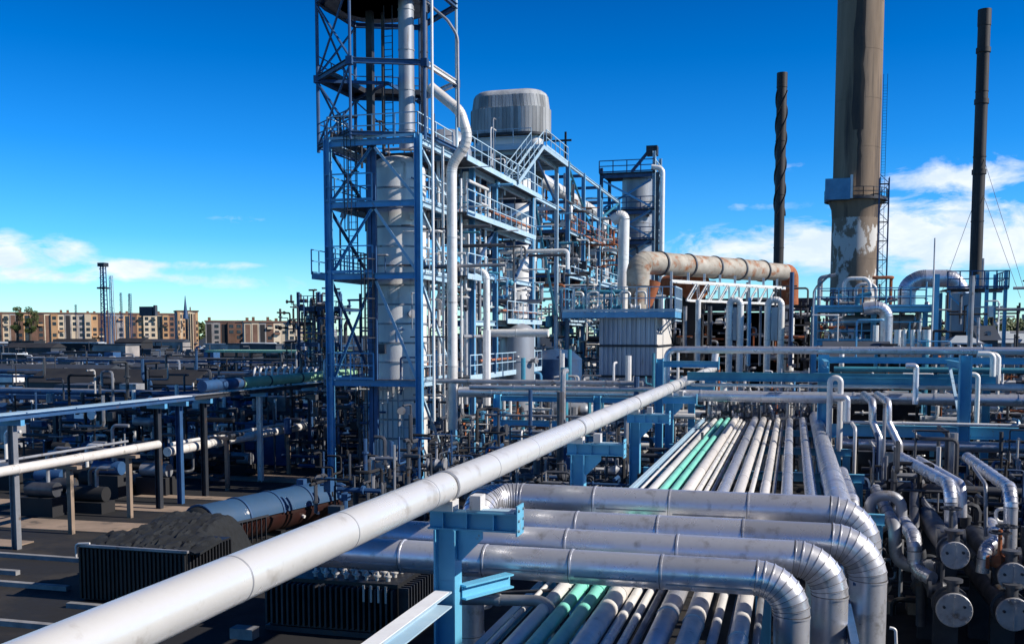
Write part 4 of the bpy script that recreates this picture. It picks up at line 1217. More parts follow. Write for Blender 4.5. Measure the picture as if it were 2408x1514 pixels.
# tan duct
du = thing('flue_duct', 'rust stained tan flue duct bridging from the furnace to the right', 'duct', (-8, 88, 14))
dA = P(1512, 618, Y=81.5); dA = V((dA.x, 81.5, 14.15)); dB = P(1842, 650, Y=100); dB = V((dB.x, 100.0, 14.25))
up0 = V((P(1500, 690, Y=81.5).x, 81.5, FZ + .2))
ax = (dB - dA).normalized()
part('neck', MB().tube([up0, up0 + V((0, 0, 2.2))], [.80, .80], 24), 'duct_tan', du)
part('neck_cone', MB().cyl(up0 + V((.55, .35, .3)), up0 + V((1.1, .6, 2.6)), .4, .65, 18), 'rust', du)
bend = run([up0 + V((0, 0, 2.2)), V((up0.x, 81.5, 14.15)), dA + ax * 2.2], 1.5, 7)
for i, (a, b) in enumerate(zip(bend, bend[1:])):
    n0 = (bend[min(i + 1, len(bend) - 1)] - bend[max(i - 1, 0)]).normalized()
    n1 = (bend[min(i + 2, len(bend) - 1)] - bend[i]).normalized()
    part('elbow_segment', MB().tube([a, b], .92 + .012 * (i % 2), 24, tans=[n0, n1]), 'duct_tan', du)
cur = dA + ax * 2.2
tot = (dB - cur).length
for k in range(5):
    a, b = cur + ax * (tot * k / 5), cur + ax * (tot * (k + 1) / 5)
    r = .92 if k < 4 else .80
    part('duct_length', MB().cyl(a, b, r, n=28), 'duct_tan', du)
    part('stiffener_ring', MB().cyl(a - ax * .09, a + ax * .09, 1.0, n=28), 'dark_pipe', du)
eb = run([dB, dB + ax * 1.2, dB + ax * 1.25 + V((0, 0, -2.5)), dB + ax * 1.25 + V((0, 0, -3))], 1.0, 6)
part('drop_elbow', MB().tube(eb, .8, 24), 'rust', du)
part('drop_leg', MB().cyl(dB + ax * 1.25 + V((0, 0, -3)), dB + ax * 1.25 + V((0, 0, -13.5)), .5, n=18), 'white_pipe', du)
tr = thing('duct_truss', 'white lattice truss carrying the tan flue duct', 'truss', (-6, 88, 12))
tA, tB = P(1582, 640, Y=84), P(1846, 664, Y=99)
tA = V((tA.x, 84, 12.75)); tB = V((tB.x, 99, 12.75))
for off in (V((0, -.9, 0)), V((0, .9, 0))):
    part('top_chord', MB().beam(tA + off, tB + off, .16, .2), 'white_pipe', tr)
    part('bottom_chord', MB().beam(tA.lerp(tB, .12) + off + V((0, 0, -1.5)), tB.lerp(tA, .08) + off + V((0, 0, -1.5)), .14, .16), 'white_pipe', tr)
    for k in range(9):
        a = tA.lerp(tB, .12 + .8 * k / 9) + off + V((0, 0, -1.5)); b = tA.lerp(tB, .12 + .8 * (k + .9) / 9) + off
        part('lattice_bar', MB().beam(a, b, .09, .09), 'white_pipe', tr)
        part('lattice_bar', MB().beam(b, tA.lerp(tB, .12 + .8 * (k + 1.0) / 9) + off + V((0, 0, -1.5)), .07, .07), 'white_pipe', tr)
for k in range(8):
    p = tA.lerp(tB, k / 7.6)
    part('cradle_post', MB().beam(p + V((0, -.9, .1)), p + V((0, -.9, .75)), .2, .16), 'white_pipe', tr)
part('end_post', MB().beam(tA + V((0, -.9, -2.6)), tA + V((0, -.9, 0)), .2, .2), 'white_pipe', tr)
# rusty fan casing behind the truss
fc2 = thing('fan_casing', 'rusty orange fan casing behind the white truss', 'fan', (-6, 92, 9))
c = P(1630, 672, Y=92)
part('scroll', MB().lathe((c.x, 91.6, c.z), (.45, -.9, 0), [(0, .9), (.1, 1.35), (.7, 1.35), (.8, 1.0), (1.2, .9)], 28), 'rust', fc2)
part('inlet_cone', MB().cyl((c.x - 2.6, 92.6, c.z + .1), (c.x - .4, 91.8, c.z), .85, 1.2, 22), 'rust', fc2)
part('pedestal', MB().box(c.x - .9, c.x + .9, 91.3, 93, 0, c.z - 1.0), 'dark_void', fc2)

# ================================================================== dark compressor hall and the white U pipes
bh = thing('compressor_hall', 'dark open sided steel hall behind the white U pipes', 'building', (-3, 106, 0))
HX0, HX1, HY0, HY1 = P(1575, 760, Y=102).x, P(1905, 760, Y=102).x, 102.0, 114.0
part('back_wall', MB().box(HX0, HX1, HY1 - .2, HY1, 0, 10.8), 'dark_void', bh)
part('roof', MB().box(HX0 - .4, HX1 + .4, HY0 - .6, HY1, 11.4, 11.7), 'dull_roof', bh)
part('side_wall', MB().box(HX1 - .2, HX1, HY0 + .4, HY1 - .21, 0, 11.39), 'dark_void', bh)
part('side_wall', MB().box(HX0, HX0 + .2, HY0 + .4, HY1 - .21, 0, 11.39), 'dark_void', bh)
part('fascia', MB().box(HX0 - .3, HX1 + .3, HY0 - .7, HY0 - .61, 10.7, 11.9), 'dark_steel', bh)
for k in range(8):
    x = HX0 + .4 + (HX1 - HX0 - .8) * k / 7
    part('post', MB().box(x - .15, x + .15, HY0, HY0 + .3, 0, 11.38), 'grey_pipe' if k % 2 == 0 else 'dark_steel', bh)
for z in (3.0, 6.2, 8.8):
    part('girt', MB().beam((HX0 + .3, HY0 + 2.5, z), (HX1 - .3, HY0 + 2.5, z), .12, .2), 'rust_rail' if z < 4 else 'dark_steel', bh)
for k in range(6):
    x = HX0 + 1.2 + k * 2.2
    part('compressor', MB().lathe((x, HY0 + 4, 4.2), (0, 1, 0), [(0, .3), (.1, .7), (1.6, .7), (1.8, .4)], 14), 'dark_pipe', bh)
for i, (u0, u1, lab) in enumerate([(1716, 1742, 'left white U pipe in front of the dark hall'), (1806, 1838, 'right white U pipe in front of the dark hall')]):
    Y = 78.0
    a, b = P(u0, 705, Y=Y), P(u1, 705, Y=Y)
    t = clad('u_pipe', lab, 'pipe', [V((a.x, Y, 3)), V((a.x, Y, a.z)), V((b.x, Y, a.z)), V((b.x, Y, 3))], .24, 'white_pipe', .42, seg=2.8, gore=4, n=16)
    part('cooler_box', MB().box(a.x + .26, b.x - .26, Y - .1, Y + .5, a.z - 3.0, a.z - .55), 'vessel_grey', t)
up_pipe('straight pale pipe left of the white U pipes', 1640, 705, 860, 78, .2, 'pale_pipe', bands=2.5)
for i, (u, v0, v1, r, m) in enumerate([(1610, 720, 820, .16, 'grey_pipe'), (1668, 720, 810, .18, 'dark_pipe'), (1760, 700, 860, .14, 'blue_steel'), (1858, 640, 860, .17, 'navy_steel'), (1786, 720, 860, .1, 'grey_pipe')]):
    up_pipe(ORD[i] + ' upright among the white U pipes counting from the furnace', u, v0, v1, 84, r, m)
bx = thing('pipe_stand', 'blue low stand crossing behind the white U pipes', 'steel structure', (-3, 77, 0))
for z in (5.2, 4.0):
    part('beam', MB().ibeam((-9.6, 77, z), (3, 77, z), .25, .35), 'navy_steel', bx)
for k in range(8):
    part('slab_panel', MB().box(-9.4 + k * 1.55, -9.4 + k * 1.55 + 1.45, 77.3, 77.4, .2, 3.8), 'grey_pipe', bx)

# ================================================================== chimneys
YCH = 140.0
def chim_x(u, v):
    return P(u, v, Y=YCH).x
ch = thing('chimney', 'massive weathered brown chimney with platform and streaks', 'chimney', (chim_x(2006, 600), YCH, 0))
cxx = chim_x(2009, 600)
def crad(z):
    return 2.95 - .0025 * z
zz = [0, 6, 12, 18, 24.6, 26.6, 32, 38, 44, 50, 56, 60]
for a, b in zip(zz, zz[1:]):
    part('shaft_lift', MB().lathe((cxx, YCH, a), (0, 0, 1), [(0, crad(a)), (b - a - .03, crad(b)), (b - a - .02, crad(b) - .03), (b - a, crad(b) - .03)], 40), 'concrete_stack' if a > 23 else 'peeling_concrete', ch)
bal = part('balcony', MB().lathe((cxx, YCH, 25.4), (0, 0, 1), [(0, crad(25)), (0, crad(25) + 1.0), (.25, crad(25) + 1.0), (.25, crad(25))], 36, False), 'dark_steel', ch)
br_ = crad(25) + .95
pts_ = [(cxx + br_ * math.cos(R(a)), YCH + br_ * math.sin(R(a)), 25.65) for a in range(-180, 1, 20)]
railing(ch, pts_, 'dark_steel', 1.2, 1.2, .09)
part('bracket', MB().lathe((cxx, YCH, 23.2), (0, 0, 1), [(0, crad(23)), (1.2, crad(25) + .1), (2.2, crad(25) + .5), (2.2, crad(25))], 36), 'concrete_stack', ch)
part('cabin', MB().box(cxx - 3.9, cxx - .9, YCH - 4.1, YCH - 3.05, 25.3, 27.9), 'blue_steel', ch)
part('cabin_edge', MB().box(cxx - .88, cxx - .6, YCH - 4.1, YCH - 3.05, 25.4, 28.3), 'bright_white', ch)
# lime and soot streaks: thin skins with their own outline
def streak(a0, w, z0, z1, m, seed):
    rnd = random.Random(seed)
    mb = MB()
    k = 14
    ring = []
    for i in range(k + 1):
        z = z0 + (z1 - z0) * i / k
        ww = w * (1 - .25 * i / k) * rnd.uniform(.8, 1.1)
        cc = a0 + rnd.uniform(-.035, .035)
        r = crad(z) + .02
        ring.append([V((cxx + r * math.cos(cc + s * ww), YCH + r * math.sin(cc + s * ww), z)) for s in (-1, -.33, .33, 1)])
    i0 = len(mb.v)
    for r_ in ring:
        mb.v += r_
    for i in range(k):
        for j in range(3):
            mb.face([i0 + i * 4 + j, i0 + i * 4 + j + 1, i0 + (i + 1) * 4 + j + 1, i0 + (i + 1) * 4 + j])
    part('streak', mb, m, ch)
streak(R(-93), .26, 34, 62, 'soot', 1)
streak(R(-88), .10, 27, 40, 'soot', 11)
ladder(ch, cxx + crad(30) + .25, YCH - 1.2, 10, 40, 'y', 'dark_steel', False)
lt = thing('lattice_mast', 'dark lattice ladder mast close to the right of the massive chimney', 'mast', (chim_x(2076, 560), YCH - 6, 0))
mx, my = P(2076, 560, Y=YCH - 6).x, YCH - 6
for sx in (-.55, .55):
    for sy in (-.5, .5):
        part('leg', MB().box(mx + sx - .05, mx + sx + .05, my + sy - .05, my + sy + .05, 0, 27.5), 'navy_steel', lt)
for k in range(19):
    z = 6 + k * 1.15
    s = 1 if k % 2 else -1
    part('lacing', MB().beam((mx - .55 * s, my - .5, z), (mx + .55 * s, my - .5, z + 1.15), .07, .07), 'navy_steel', lt)
    if k % 2 == 0:
        part('rest', MB().box(mx - .5, mx + .5, my - .45, my + .45, z, z + .06), 'dark_steel', lt)
def stack(label, u, vtop, Y, r, strakes, cap):
    p = P(u, vtop, Y=Y)
    q = P(u - (2 if strakes else 14), 640, Y=Y)
    t = thing('stack', label, 'chimney', (q.x, Y, 0))
    H_ = p.z
    for k in range(6):
        a, b = H_ * k / 6, H_ * (k + 1) / 6
        part('shaft_length', MB().lathe((q.x, Y, a), (0, 0, 1), [(0, r), (b - a - .12, r), (b - a - .11, r * 1.07), (b - a, r * 1.07)], 22), 'black_stack', t)
    part('lip', MB().lathe((q.x, Y, H_), (0, 0, 1), [(0, r * cap), (1.6, r * cap), (1.6, r * .7)], 22), 'black_stack', t)
    if strakes:
        for h in range(3):
            mb = MB()
            n = 40
            z0, z1 = H_ * .60, H_ * .985
            ring = []
            for i in range(n + 1):
                a = 2 * math.pi * (h / 3 + 1.6 * i / n)
                z = z0 + (z1 - z0) * i / n
                ring.append([V((q.x + rr * math.cos(a), Y + rr * math.sin(a), z + dz)) for rr, dz in ((r * .98, -.08), (r * 1.24, -.08), (r * 1.24, .08), (r * .98, .08))])
            mb.rings(ring, 4, False)
            part('helical_strake', mb, 'black_stack', t)
    else:
        for z in (.62, .80, .93):
            part('ring', MB().lathe((q.x, Y, H_ * z), (0, 0, 1), [(0, r), (0, r * 1.18), (.5, r * 1.18), (.5, r)], 20, False), 'black_stack', t)
    return t
stack('thin black chimney with spiral strakes left of the massive one', 1832, 205, 128, .60, True, 1.05)
stack('thin plain black chimney at the right of the massive one', 2308, 60, 122, .64, False, 1.08)

# ================================================================== process units round the chimney foot
un = thing('chimney_unit', 'blue framed unit at the foot of the massive chimney', 'steel structure', (8, 76, 0))
X1, X2, X3 = P(1915, 780, Y=74).x, P(2196, 780, Y=74).x, P(2334, 780, Y=74).x
frame(un, [X1, (X1 + X2) / 2, X2], [74, 79], (5.8, 8.0, 10.3), top=10.5, cw=.34, bw=.3, m='azure_steel', xm='azure_steel', foot=False)
part('tall_post', MB().box(X2 - .2, X2 + .2, 73.5, 73.8, 0, P(2196, 645, Y=73.6).z), 'azure_steel', un)
for z in (8.0, 10.3):
    part('deck', MB().box(X1, X2, 74.2, 78.8, z + .01, z + .06), 'grating', un)
    railing(un, [(X1, 73.8, z), (X2, 73.8, z)], 'azure_steel', 1.3, 1.3, .07)
railing(un, [(X1 + .3, 78.9, 10.35), (X2, 78.9, 10.35)], 'navy_steel', 1.3, 1.0, .07)
for k in range(9):
    x = X1 + .5 + (X2 - X1 - 1) * k / 8 + random.uniform(-.2, .2)
    z0 = random.choice((6.0, 8.1, 8.1, 3))
    z1 = z0 + random.uniform(1.6, 4.8)
    y = random.uniform(74.6, 78.5)
    pipe('unit_riser', 'slim riser among the blue framed unit below the massive chimney', 'pipe', [(x, y, z0), (x, y, z1), (x + random.uniform(-1.2, 1.2), y, z1 + .2)], random.choice((.07, .1, .14, .18)), random.choice(('white_pipe', 'pale_pipe', 'grey_pipe', 'teal_steel', 'dark_pipe')), .3, group='risers in the unit below the chimney')
for k in range(8):
    x = X1 + 1 + random.uniform(0, X2 - X1 - 2)
    zc, yy, L = random.choice((6.6, 8.9, 9.4, 7.2)), random.uniform(75.5, 78), random.uniform(1.4, 2.6)
    r = random.uniform(.28, .5)
    t = thing('unit_drum', 'small level drum lying among the unit below the massive chimney', 'drum', (x, yy, zc - r), 'small drums in the unit below the chimney')
    part('shell', MB().lathe((x - L / 2, yy, zc), (1, 0, 0), [(0, .05), (.1, r * .7), (.25, r), (L - .25, r), (L - .1, r * .7), (L, .05)], 18), random.choice(('vessel_grey', 'dark_pipe', 'teal_steel', 'vessel_white')), t)
    for s in (-.3, .3):
        part('saddle', MB().box(x + s * L - .06, x + s * L + .06, yy - r * .7, yy + r * .7, zc - r - .3, zc - r * .7), 'navy_steel', t)
bent('thick pale elbow pipe in front of the chimney foot', [(2030, 727, 73), (2085, 720, 73), (2082, 830, 73)], .42, 'cladding', .9, seg=2.0, n=20)
bent('white hoop pipe at the chimney foot', [(1985, 760, 80), (1985, 655, 80), (2045, 655, 80), (2045, 700, 80)], .15, 'white_pipe', .5)
bent('second white hoop pipe at the chimney foot', [(2012, 760, 82), (2012, 668, 82), (2060, 668, 82), (2060, 700, 82)], .13, 'pale_pipe', .5)
for i, (u, r) in enumerate([(2110, .2), (2125, .12), (2145, .12), (2178, .22), (2160, .10)]):
    up_pipe(ORD[i] + ' short white upright over the bridge, right of the thick elbow', u, 775, 835, 62, r, 'white_pipe')
# arched duct
arch = [(2132, 735, 92), (2132, 672, 92), (2165, 655, 92), (2240, 655, 92), (2258, 680, 92), (2258, 735, 92)]
bent('big silver arched duct between the massive and the right hand chimney', arch, .72, 'cladding', 1.3, seg=1.6, n=24, name='arched_duct')
hu = thing('hopper_unit', 'grey hopper unit with dark rails at the foot of the right hand chimney', 'hopper', (P(2280, 760, Y=86).x, 86, 0))
hx0, hx1 = P(2232, 760, Y=86).x, P(2300, 760, Y=86).x
part('bin', MB().box(hx0, hx1, 85, 88.5, 8.7, 11.6), 'vessel_grey', hu)
mb = MB()
mb.v = [V(q) for q in [(hx0, 85, 8.69), (hx1, 85, 8.69), (hx1, 88.5, 8.69), (hx0, 88.5, 8.69), (hx0 + .8, 86.2, 6.4), (hx1 - .8, 86.2, 6.4), (hx1 - .8, 87.3, 6.4), (hx0 + .8, 87.3, 6.4)]]
for q in ((0, 1, 2, 3), (4, 7, 6, 5), (0, 4, 5, 1), (1, 5, 6, 2), (2, 6, 7, 3), (3, 7, 4, 0)):
    mb.face(list(q))
part('cone', mb, 'dark_steel', hu)
for x in (hx0 - .3, hx1 + .3, hx1 + 1.6):
    for y in (84.6, 88.9):
        column(hu, x, y, 0, 13.2 if x > hx1 else 11.8, .24, 'azure_steel')
part('deck', MB().box(hx0 - .4, hx1 + 1.8, 84.5, 89, 11.85, 11.95), 'dark_steel', hu)
railing(hu, [(hx0 - .4, 84.5, 11.95), (hx1 + 1.8, 84.5, 11.95), (hx1 + 1.8, 89, 11.95)], 'navy_steel', 1.3, .8, .08, mid=3)
brace(hu, (hx0 - .3, 84.5, 6), (hx1 + .3, 84.5, 8.6), .12, 'azure_steel')
brace(hu, (hx0 - .3, 84.5, 11.5), (hx1 + .3, 84.5, 8.8), .12, 'azure_steel')
pg = P(2262, 800, Y=70)
cn = thing('canopy', 'small pale canopy roof low in front of the grey hopper', 'shelter', (pg.x, 70, 0))
mb = MB()
x0, x1, z = P(2222, 800, Y=70).x, P(2304, 800, Y=70).x, pg.z - .15
mb.v = [V(q) for q in [(x0, 68.5, z), (x1, 68.5, z), (x1, 71.5, z), (x0, 71.5, z), ((x0 + x1) / 2 - .4, 70, z + .45), ((x0 + x1) / 2 + .4, 70, z + .45), (x0, 68.5, z - .1), (x1, 68.5, z - .1), (x1, 71.5, z - .1), (x0, 71.5, z - .1)]]
for q in ((0, 1, 5, 4), (1, 2, 5), (2, 3, 4, 5), (3, 0, 4), (6, 7, 1, 0), (7, 8, 2, 1), (8, 9, 3, 2), (9, 6, 0, 3), (6, 9, 8, 7)):
    mb.face(list(q))
part('roof', mb, 'pale_roof', cn)
for x in (x0 + .3, x1 - .3):
    for y in (68.8, 71.2):
        part('post', MB().box(x - .06, x + .06, y - .06, y + .06, 0, z - .1), 'pale_blue_steel', cn)
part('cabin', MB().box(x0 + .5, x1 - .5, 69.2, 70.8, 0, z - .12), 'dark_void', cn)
# slender poles and lamps
up_pipe('needle thin pale pole above the arched duct', 2190, 560, 830, 68, .05, 'pale_pipe')
def lamp(label, u, vtop, ub, vb, Y, du):
    p = P(u, vtop, Y=Y); b = P(ub, vb, Y=Y)
    t = thing('lamp_post', label, 'street lamp', (b.x, Y, b.z))
    part('pole', MB().tube(run([b, V((b.x, Y, p.z - .4)), V((b.x + du * .4, Y, p.z)), V((b.x + du, Y, p.z + .2))], .4), .06, 8), 'grey_pipe', t)
    part('head', MB().beam((b.x + du * .9, Y, p.z + .2), (b.x + du * 1.9, Y, p.z + .75), .3, .14), 'grey_pipe', t)
lamp('lamp post with tilted head left of the massive chimney', 1915, 672, 1910, 830, 72, .55)
lamp('lamp with dark head leaning from the left side of the tower', 803, 522, 801, 640, 53.5, .18)
# cables behind the right hand chimney
cb = thing('guy_wire', 'fine guy wires slanting down from the right hand chimney', 'wire', P(2330, 430, Y=122))
for (u0, v0, u1, v1) in ((2300, 330, 2408, 680), (2302, 430, 2400, 700), (2290, 480, 2210, 700)):
    part('wire', MB().beam(P(u0, v0, Y=122), P(u1, v1, Y=118), .035, .035), 'dark_steel', cb)
# low sheds and equipment along the right edge
for i, (u0, u1, v0, v1, Y, m, lab) in enumerate([(2305, 2345, 800, 850, 75, 'dull_roof', 'dull blue shed right of the small canopy'), (2345, 2420, 806, 850, 95, 'plaster_grey', 'grey house with pale gable at the far right'), (2100, 2190, 850, 930, 62, 'dark_void', 'dark cabinet block behind the bridge at right'), (1945, 2090, 845, 920, 60, 'dark_void', 'dark switch house behind the bridge, right of the U pipes')]):
    a, b = P(u0, v0, Y=Y), P(u1, v1, Y=Y)
    t = thing('shed', lab, 'shed', ((a.x + b.x) / 2, Y, 0))
    part('wall', MB().box(a.x, b.x, Y, Y + 5, 0, a.z), m, t)
    mb = MB()
    mb.v = [V(q) for q in [(a.x - .2, Y - .3, a.z), (b.x + .2, Y - .3, a.z), (b.x + .2, Y + 5.3, a.z), (a.x - .2, Y + 5.3, a.z), (a.x - .2, Y + 2.5, a.z + 1.0), (b.x + .2, Y + 2.5, a.z + 1.0)]]
    for q in ((0, 1, 5, 4), (2, 3, 4, 5), (1, 2, 5), (3, 0, 4), (3, 2, 1, 0)):
        mb.face(list(q))
    part('roof', mb, 'dull_roof' if i != 1 else 'pale_roof', t)
    part('door', MB().box(a.x + .6, a.x + 1.6, Y - .04, Y - .002, 0, 2.1), 'dark_steel', t)
    part('window', MB().box(b.x - 1.8, b.x - .8, Y - .04, Y - .002, 1.2, 2.2), 'window_glass', t)
# ================================================================== left yard: walkway rack beside the road
GX = -29.5
def gx(u, v):
    return P(u, v, X=GX)
a_, b_ = gx(25, 972), gx(665, 916)
wz = (a_.z + b_.z) / 2
lw = thing('yard_walkway', 'long pale blue topped walkway rack on posts in the left yard', 'pipe rack', (GX, 44, 0))
for x in (GX - .45, GX + .45):
    part('top_beam', MB().ibeam((x, 24, wz), (x, 45.3, wz), .16, .2), 'navy_steel', lw)
    part('top_beam', MB().ibeam((x, 45.35, wz), (x, 64, wz), .14, .20), 'dark_steel', lw)
for k in range(14):
    y = 25 + k * 2.9
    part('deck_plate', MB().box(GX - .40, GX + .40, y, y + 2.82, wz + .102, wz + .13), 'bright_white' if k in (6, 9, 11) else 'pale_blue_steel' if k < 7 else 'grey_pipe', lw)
for k, y in enumerate((33.3, 42.8, 44.6, 46.8, 52.6, 59.0, 26.5)):
    for x in (GX,):
        column(lw, x, y, 0, wz - .37, .26, ('grey_pipe', 'dark_steel', 'navy_steel', 'dark_steel', 'pale_pipe', 'navy_steel', 'grey_pipe')[k])
    part('cap_beam', MB().box(GX - .5, GX + .5, y - .11, y + .11, wz - .36, wz - .13), 'blue_steel', lw)
for (u0, v0, u1, v1, r, m, X, lab) in [
        (0, 1105, 372, 1048, .20, 'cladding_warm', GX + .2, 'thick cream pipe under the left walkway, cut square at its right end'),
        (0, 1082, 300, 1040, .06, 'grey_pipe', GX - .3, 'thin grey line just above the thick cream pipe'),
        (420, 1040, 790, 1000, .24, 'cladding_warm', GX - .6, 'cream pipe continuing right towards the tower foot'),
        (430, 1022, 790, 988, .10, 'pale_pipe', GX - 1.1, 'slim pale pipe just above the continuing cream pipe')]:
    p, q = P(u0, v0, X=X), P(u1, v1, X=X)
    z = (p.z + q.z) / 2
    pipe('yard_pipe', lab, 'pipe', [(X, p.y - 1, z), (X, q.y, z)], r, m, bands=3.2, n=16)
for i, y in enumerate((36.5, 40.5, 49, 56)):
    t = thing('pipe_support', ORD[i] + ' stubby tan support under the cream pipes, from the left', 'support', (GX, y, 0), 'supports under the cream pipes')
    z = P(200, 1075, X=GX).z - .25
    part('stem', MB().box(GX - .1, GX + .1, y - .1, y + .1, .0, z - .12), 'concrete_and_sun_patch', t)
    part('head', MB().box(GX - .9, GX + .5, y - .16, y + .16, z - .118, z + .02), 'concrete_and_sun_patch', t)
gz = P(600, 909, X=GX + .2).z
t = thing('green_pipe', 'leaf green pipe with dark rings lying on the left walkway', 'pipe', (GX, 50, gz))
ys = [P(470, 921, X=GX).y, P(560, 912, X=GX).y, P(625, 907, X=GX).y, P(700, 900, X=GX).y, P(770, 894, X=GX).y + 4]
for k, (a, b) in enumerate(zip(ys, ys[1:])):
    part('pipe_length', MB().cyl((GX + .1, a + .05, wz + .52), (GX + .1, b, wz + .52), .30, n=22), 'navy_steel' if k == 0 else 'leaf_green_pipe', t)
    part('ring', MB().cyl((GX + .1, b - .02, wz + .52), (GX + .1, b + .10, wz + .52), .33, n=22), 'dark_steel', t)
# ---- tank wagon shaped vessel
vA, vB = P(470, 1240, Z=.95), P(768, 1172, Z=.95)
ax = (vB - vA).normalized()
sd = V((ax.y, -ax.x, 0))
bt = thing('tank_wagon', 'blue topped horizontal tank with dark brown lower half beside the road', 'tank', ((vA + vB) / 2).xy.to_3d())
Lw = (vB - vA).length
def halfshell(r, a0, a1, s0, s1, n=14):
    mb = MB()
    ring = []
    for s in (s0, s1):
        pr = [vA + ax * s + (sd * math.cos(a0 + (a1 - a0) * k / n) + V((0, 0, 1)) * math.sin(a0 + (a1 - a0) * k / n)) * r for k in range(n + 1)]
        pr += [vA + ax * s + (sd * math.cos(a1 - (a1 - a0) * k / n) + V((0, 0, 1)) * math.sin(a1 - (a1 - a0) * k / n)) * (r - .06) for k in range(n + 1)]
        ring.append(pr)
    return mb.rings(ring, 2 * (n + 1), True)
for k in range(4):
    part('blue_sheet', halfshell(.87 + .008 * (k % 2), R(5), R(175), Lw * k / 4, Lw * (k + 1) / 4 - .02), 'tank_blue', bt)
    part('band', halfshell(.92, R(3), R(177), Lw * k / 4 - .04, Lw * k / 4 + .05), 'navy_steel', bt)
part('lower_shell', halfshell(.86, R(185), R(355), 0, Lw), 'tank_brown', bt)
part('core', MB().cyl(vA + ax * .02, vB - ax * .02, .8, n=24), 'tank_brown', bt)
part('end_head', MB().lathe(vA, -ax, [(0, .84)] + [(.45 * math.sin(R(15 * i)), .84 * math.cos(R(15 * i))) for i in range(1, 6)] + [(.45, .02)], 24), 'tarp', bt)
for s in (.15, .5, .85):
    c = vA + ax * (Lw * s)
    part('cradle', MB().beam(V((c.x, c.y, 0)) - sd * .8 + V((0, 0, .12)), V((c.x, c.y, 0)) + sd * .8 + V((0, 0, .12)), .3, .24), 'black_paint', bt)
for k in range(9):
    c = vA + ax * (.5 + k * .28) + sd * .93
    part('guard_bar', MB().beam(V((c.x, c.y, .1)), V((c.x, c.y, 1.0)), .05, .05), 'dark_steel', bt)
part('guard_rail', MB().beam(vA + ax * .4 + sd * .93 + V((0, 0, .1)), vA + ax * 2.9 + sd * .93 + V((0, 0, .1)), .06, .08), 'dark_steel', bt)
for s in (.66, .78):
    part('lamp_cap', MB().cyl(vA + ax * (Lw * s) + sd * .80 + V((0, 0, -.3)), vA + ax * (Lw * s) + sd * .92 + V((0, 0, -.33)), .07, n=10), 'white_pipe', bt)
# ---- ribbed bin with tarpaulin heap
bA = P(190, 1410, Z=0)
bn = thing('ribbed_bin', 'black ribbed bin standing on the dark yard at lower left', 'container', (bA.x + 1.9, bA.y + 1.4, 0))
bx0, bx1, by0, by1, bh_ = bA.x, bA.x + 3.9, bA.y, bA.y + 2.6, 1.75
part('body', MB().box(bx0, bx1, by0, by1, 0.05, bh_), 'black_paint', bn)
n = 26
for k in range(n):
    x = bx0 + .06 + (bx1 - bx0 - .12) * k / (n - 1)
    part('rib', MB().box(x - .035, x + .035, by0 - .07, by0 - .001, .08, bh_ - .05), 'black_paint', bn)
for k in range(14):
    y = by0 + .1 + (by1 - by0 - .2) * k / 13
    part('rib', MB().box(bx1 + .001, bx1 + .07, y - .035, y + .035, .08, bh_ - .05), 'black_paint', bn)
part('rim', MB().box(bx0 - .08, bx1 + .08, by0 - .09, by0 + .02, bh_ + .001, bh_ + .08), 'grey_pipe', bn)
part('handle', MB().tube(run([(bx0 - .03, by0 - .1, bh_ - .35), (bx0 - .03, by0 - .12, bh_ + .1), (bx0 + .5, by0 - .12, bh_ + .14)], .15), .035, 8), 'pale_pipe', bn)
rnd = random.Random(4)
mb = MB()
gx_, gy_ = 46, 30
def heap(x, y):
    e = max(0, 1 - ((x - .5) / .55) ** 2) * max(0, 1 - ((y - .5) / .56) ** 2)
    return .28 * e ** .7 * (.4 + .8 * y)
nz = [[rnd.uniform(-.07, .07) for _ in range(gx_ + 1)] for _ in range(gy_ + 1)]
for j in range(gy_ + 1):
    for i in range(gx_ + 1):
        fx, fy = i / gx_, j / gy_
        h = heap(fx, fy)
        ed = min(1, min(fx, 1 - fx) / .22); ed = ed * ed * (3 - 2 * ed)
        eb = min(1, (1 - fy) / .3); eb = eb * eb * (3 - 2 * eb)
        wv = min(1, max(0, (fy - .28) / .12))
        fall = (1 - wv) + wv * min(ed, eb)
        mb.v.append(V((bx0 + .05 - 1.6 * fy + (bx1 - bx0 + .4) * fx, by0 + .05 + (by1 - by0 + 4.6) * fy, max(.03, (bh_ + .02 + h + nz[j][i] * (1 if .02 < fx < .98 else 0) + .1 * math.sin(fx * 14 + fy * 5) * h) * fall))))
for j in range(gy_):
    for i in range(gx_):
        a = j * (gx_ + 1) + i
        mb.face([a, a + 1, a + gx_ + 2, a + gx_ + 1], True)
q0 = len(mb.v)
edge = [i for i in range(gx_ + 1)] + [j * (gx_ + 1) + gx_ for j in range(1, gy_ + 1)] + [gy_ * (gx_ + 1) + i for i in range(gx_ - 1, -1, -1)] + [j * (gx_ + 1) for j in range(gy_ - 1, 0, -1)]
for e in edge:
    p = mb.v[e]
    mb.v.append(V((p.x, p.y, min(p.z - .01, .02 if p.z < bh_ - .3 else bh_ - .05))))
for k in range(len(edge)):
    j = (k + 1) % len(edge)
    mb.face([edge[k], q0 + k, q0 + j, edge[j]])
solo('tarpaulin_heap', mb, 'tarp', 'lumpy dark tarpaulin heap lying over and behind the ribbed bin', 'tarpaulin')
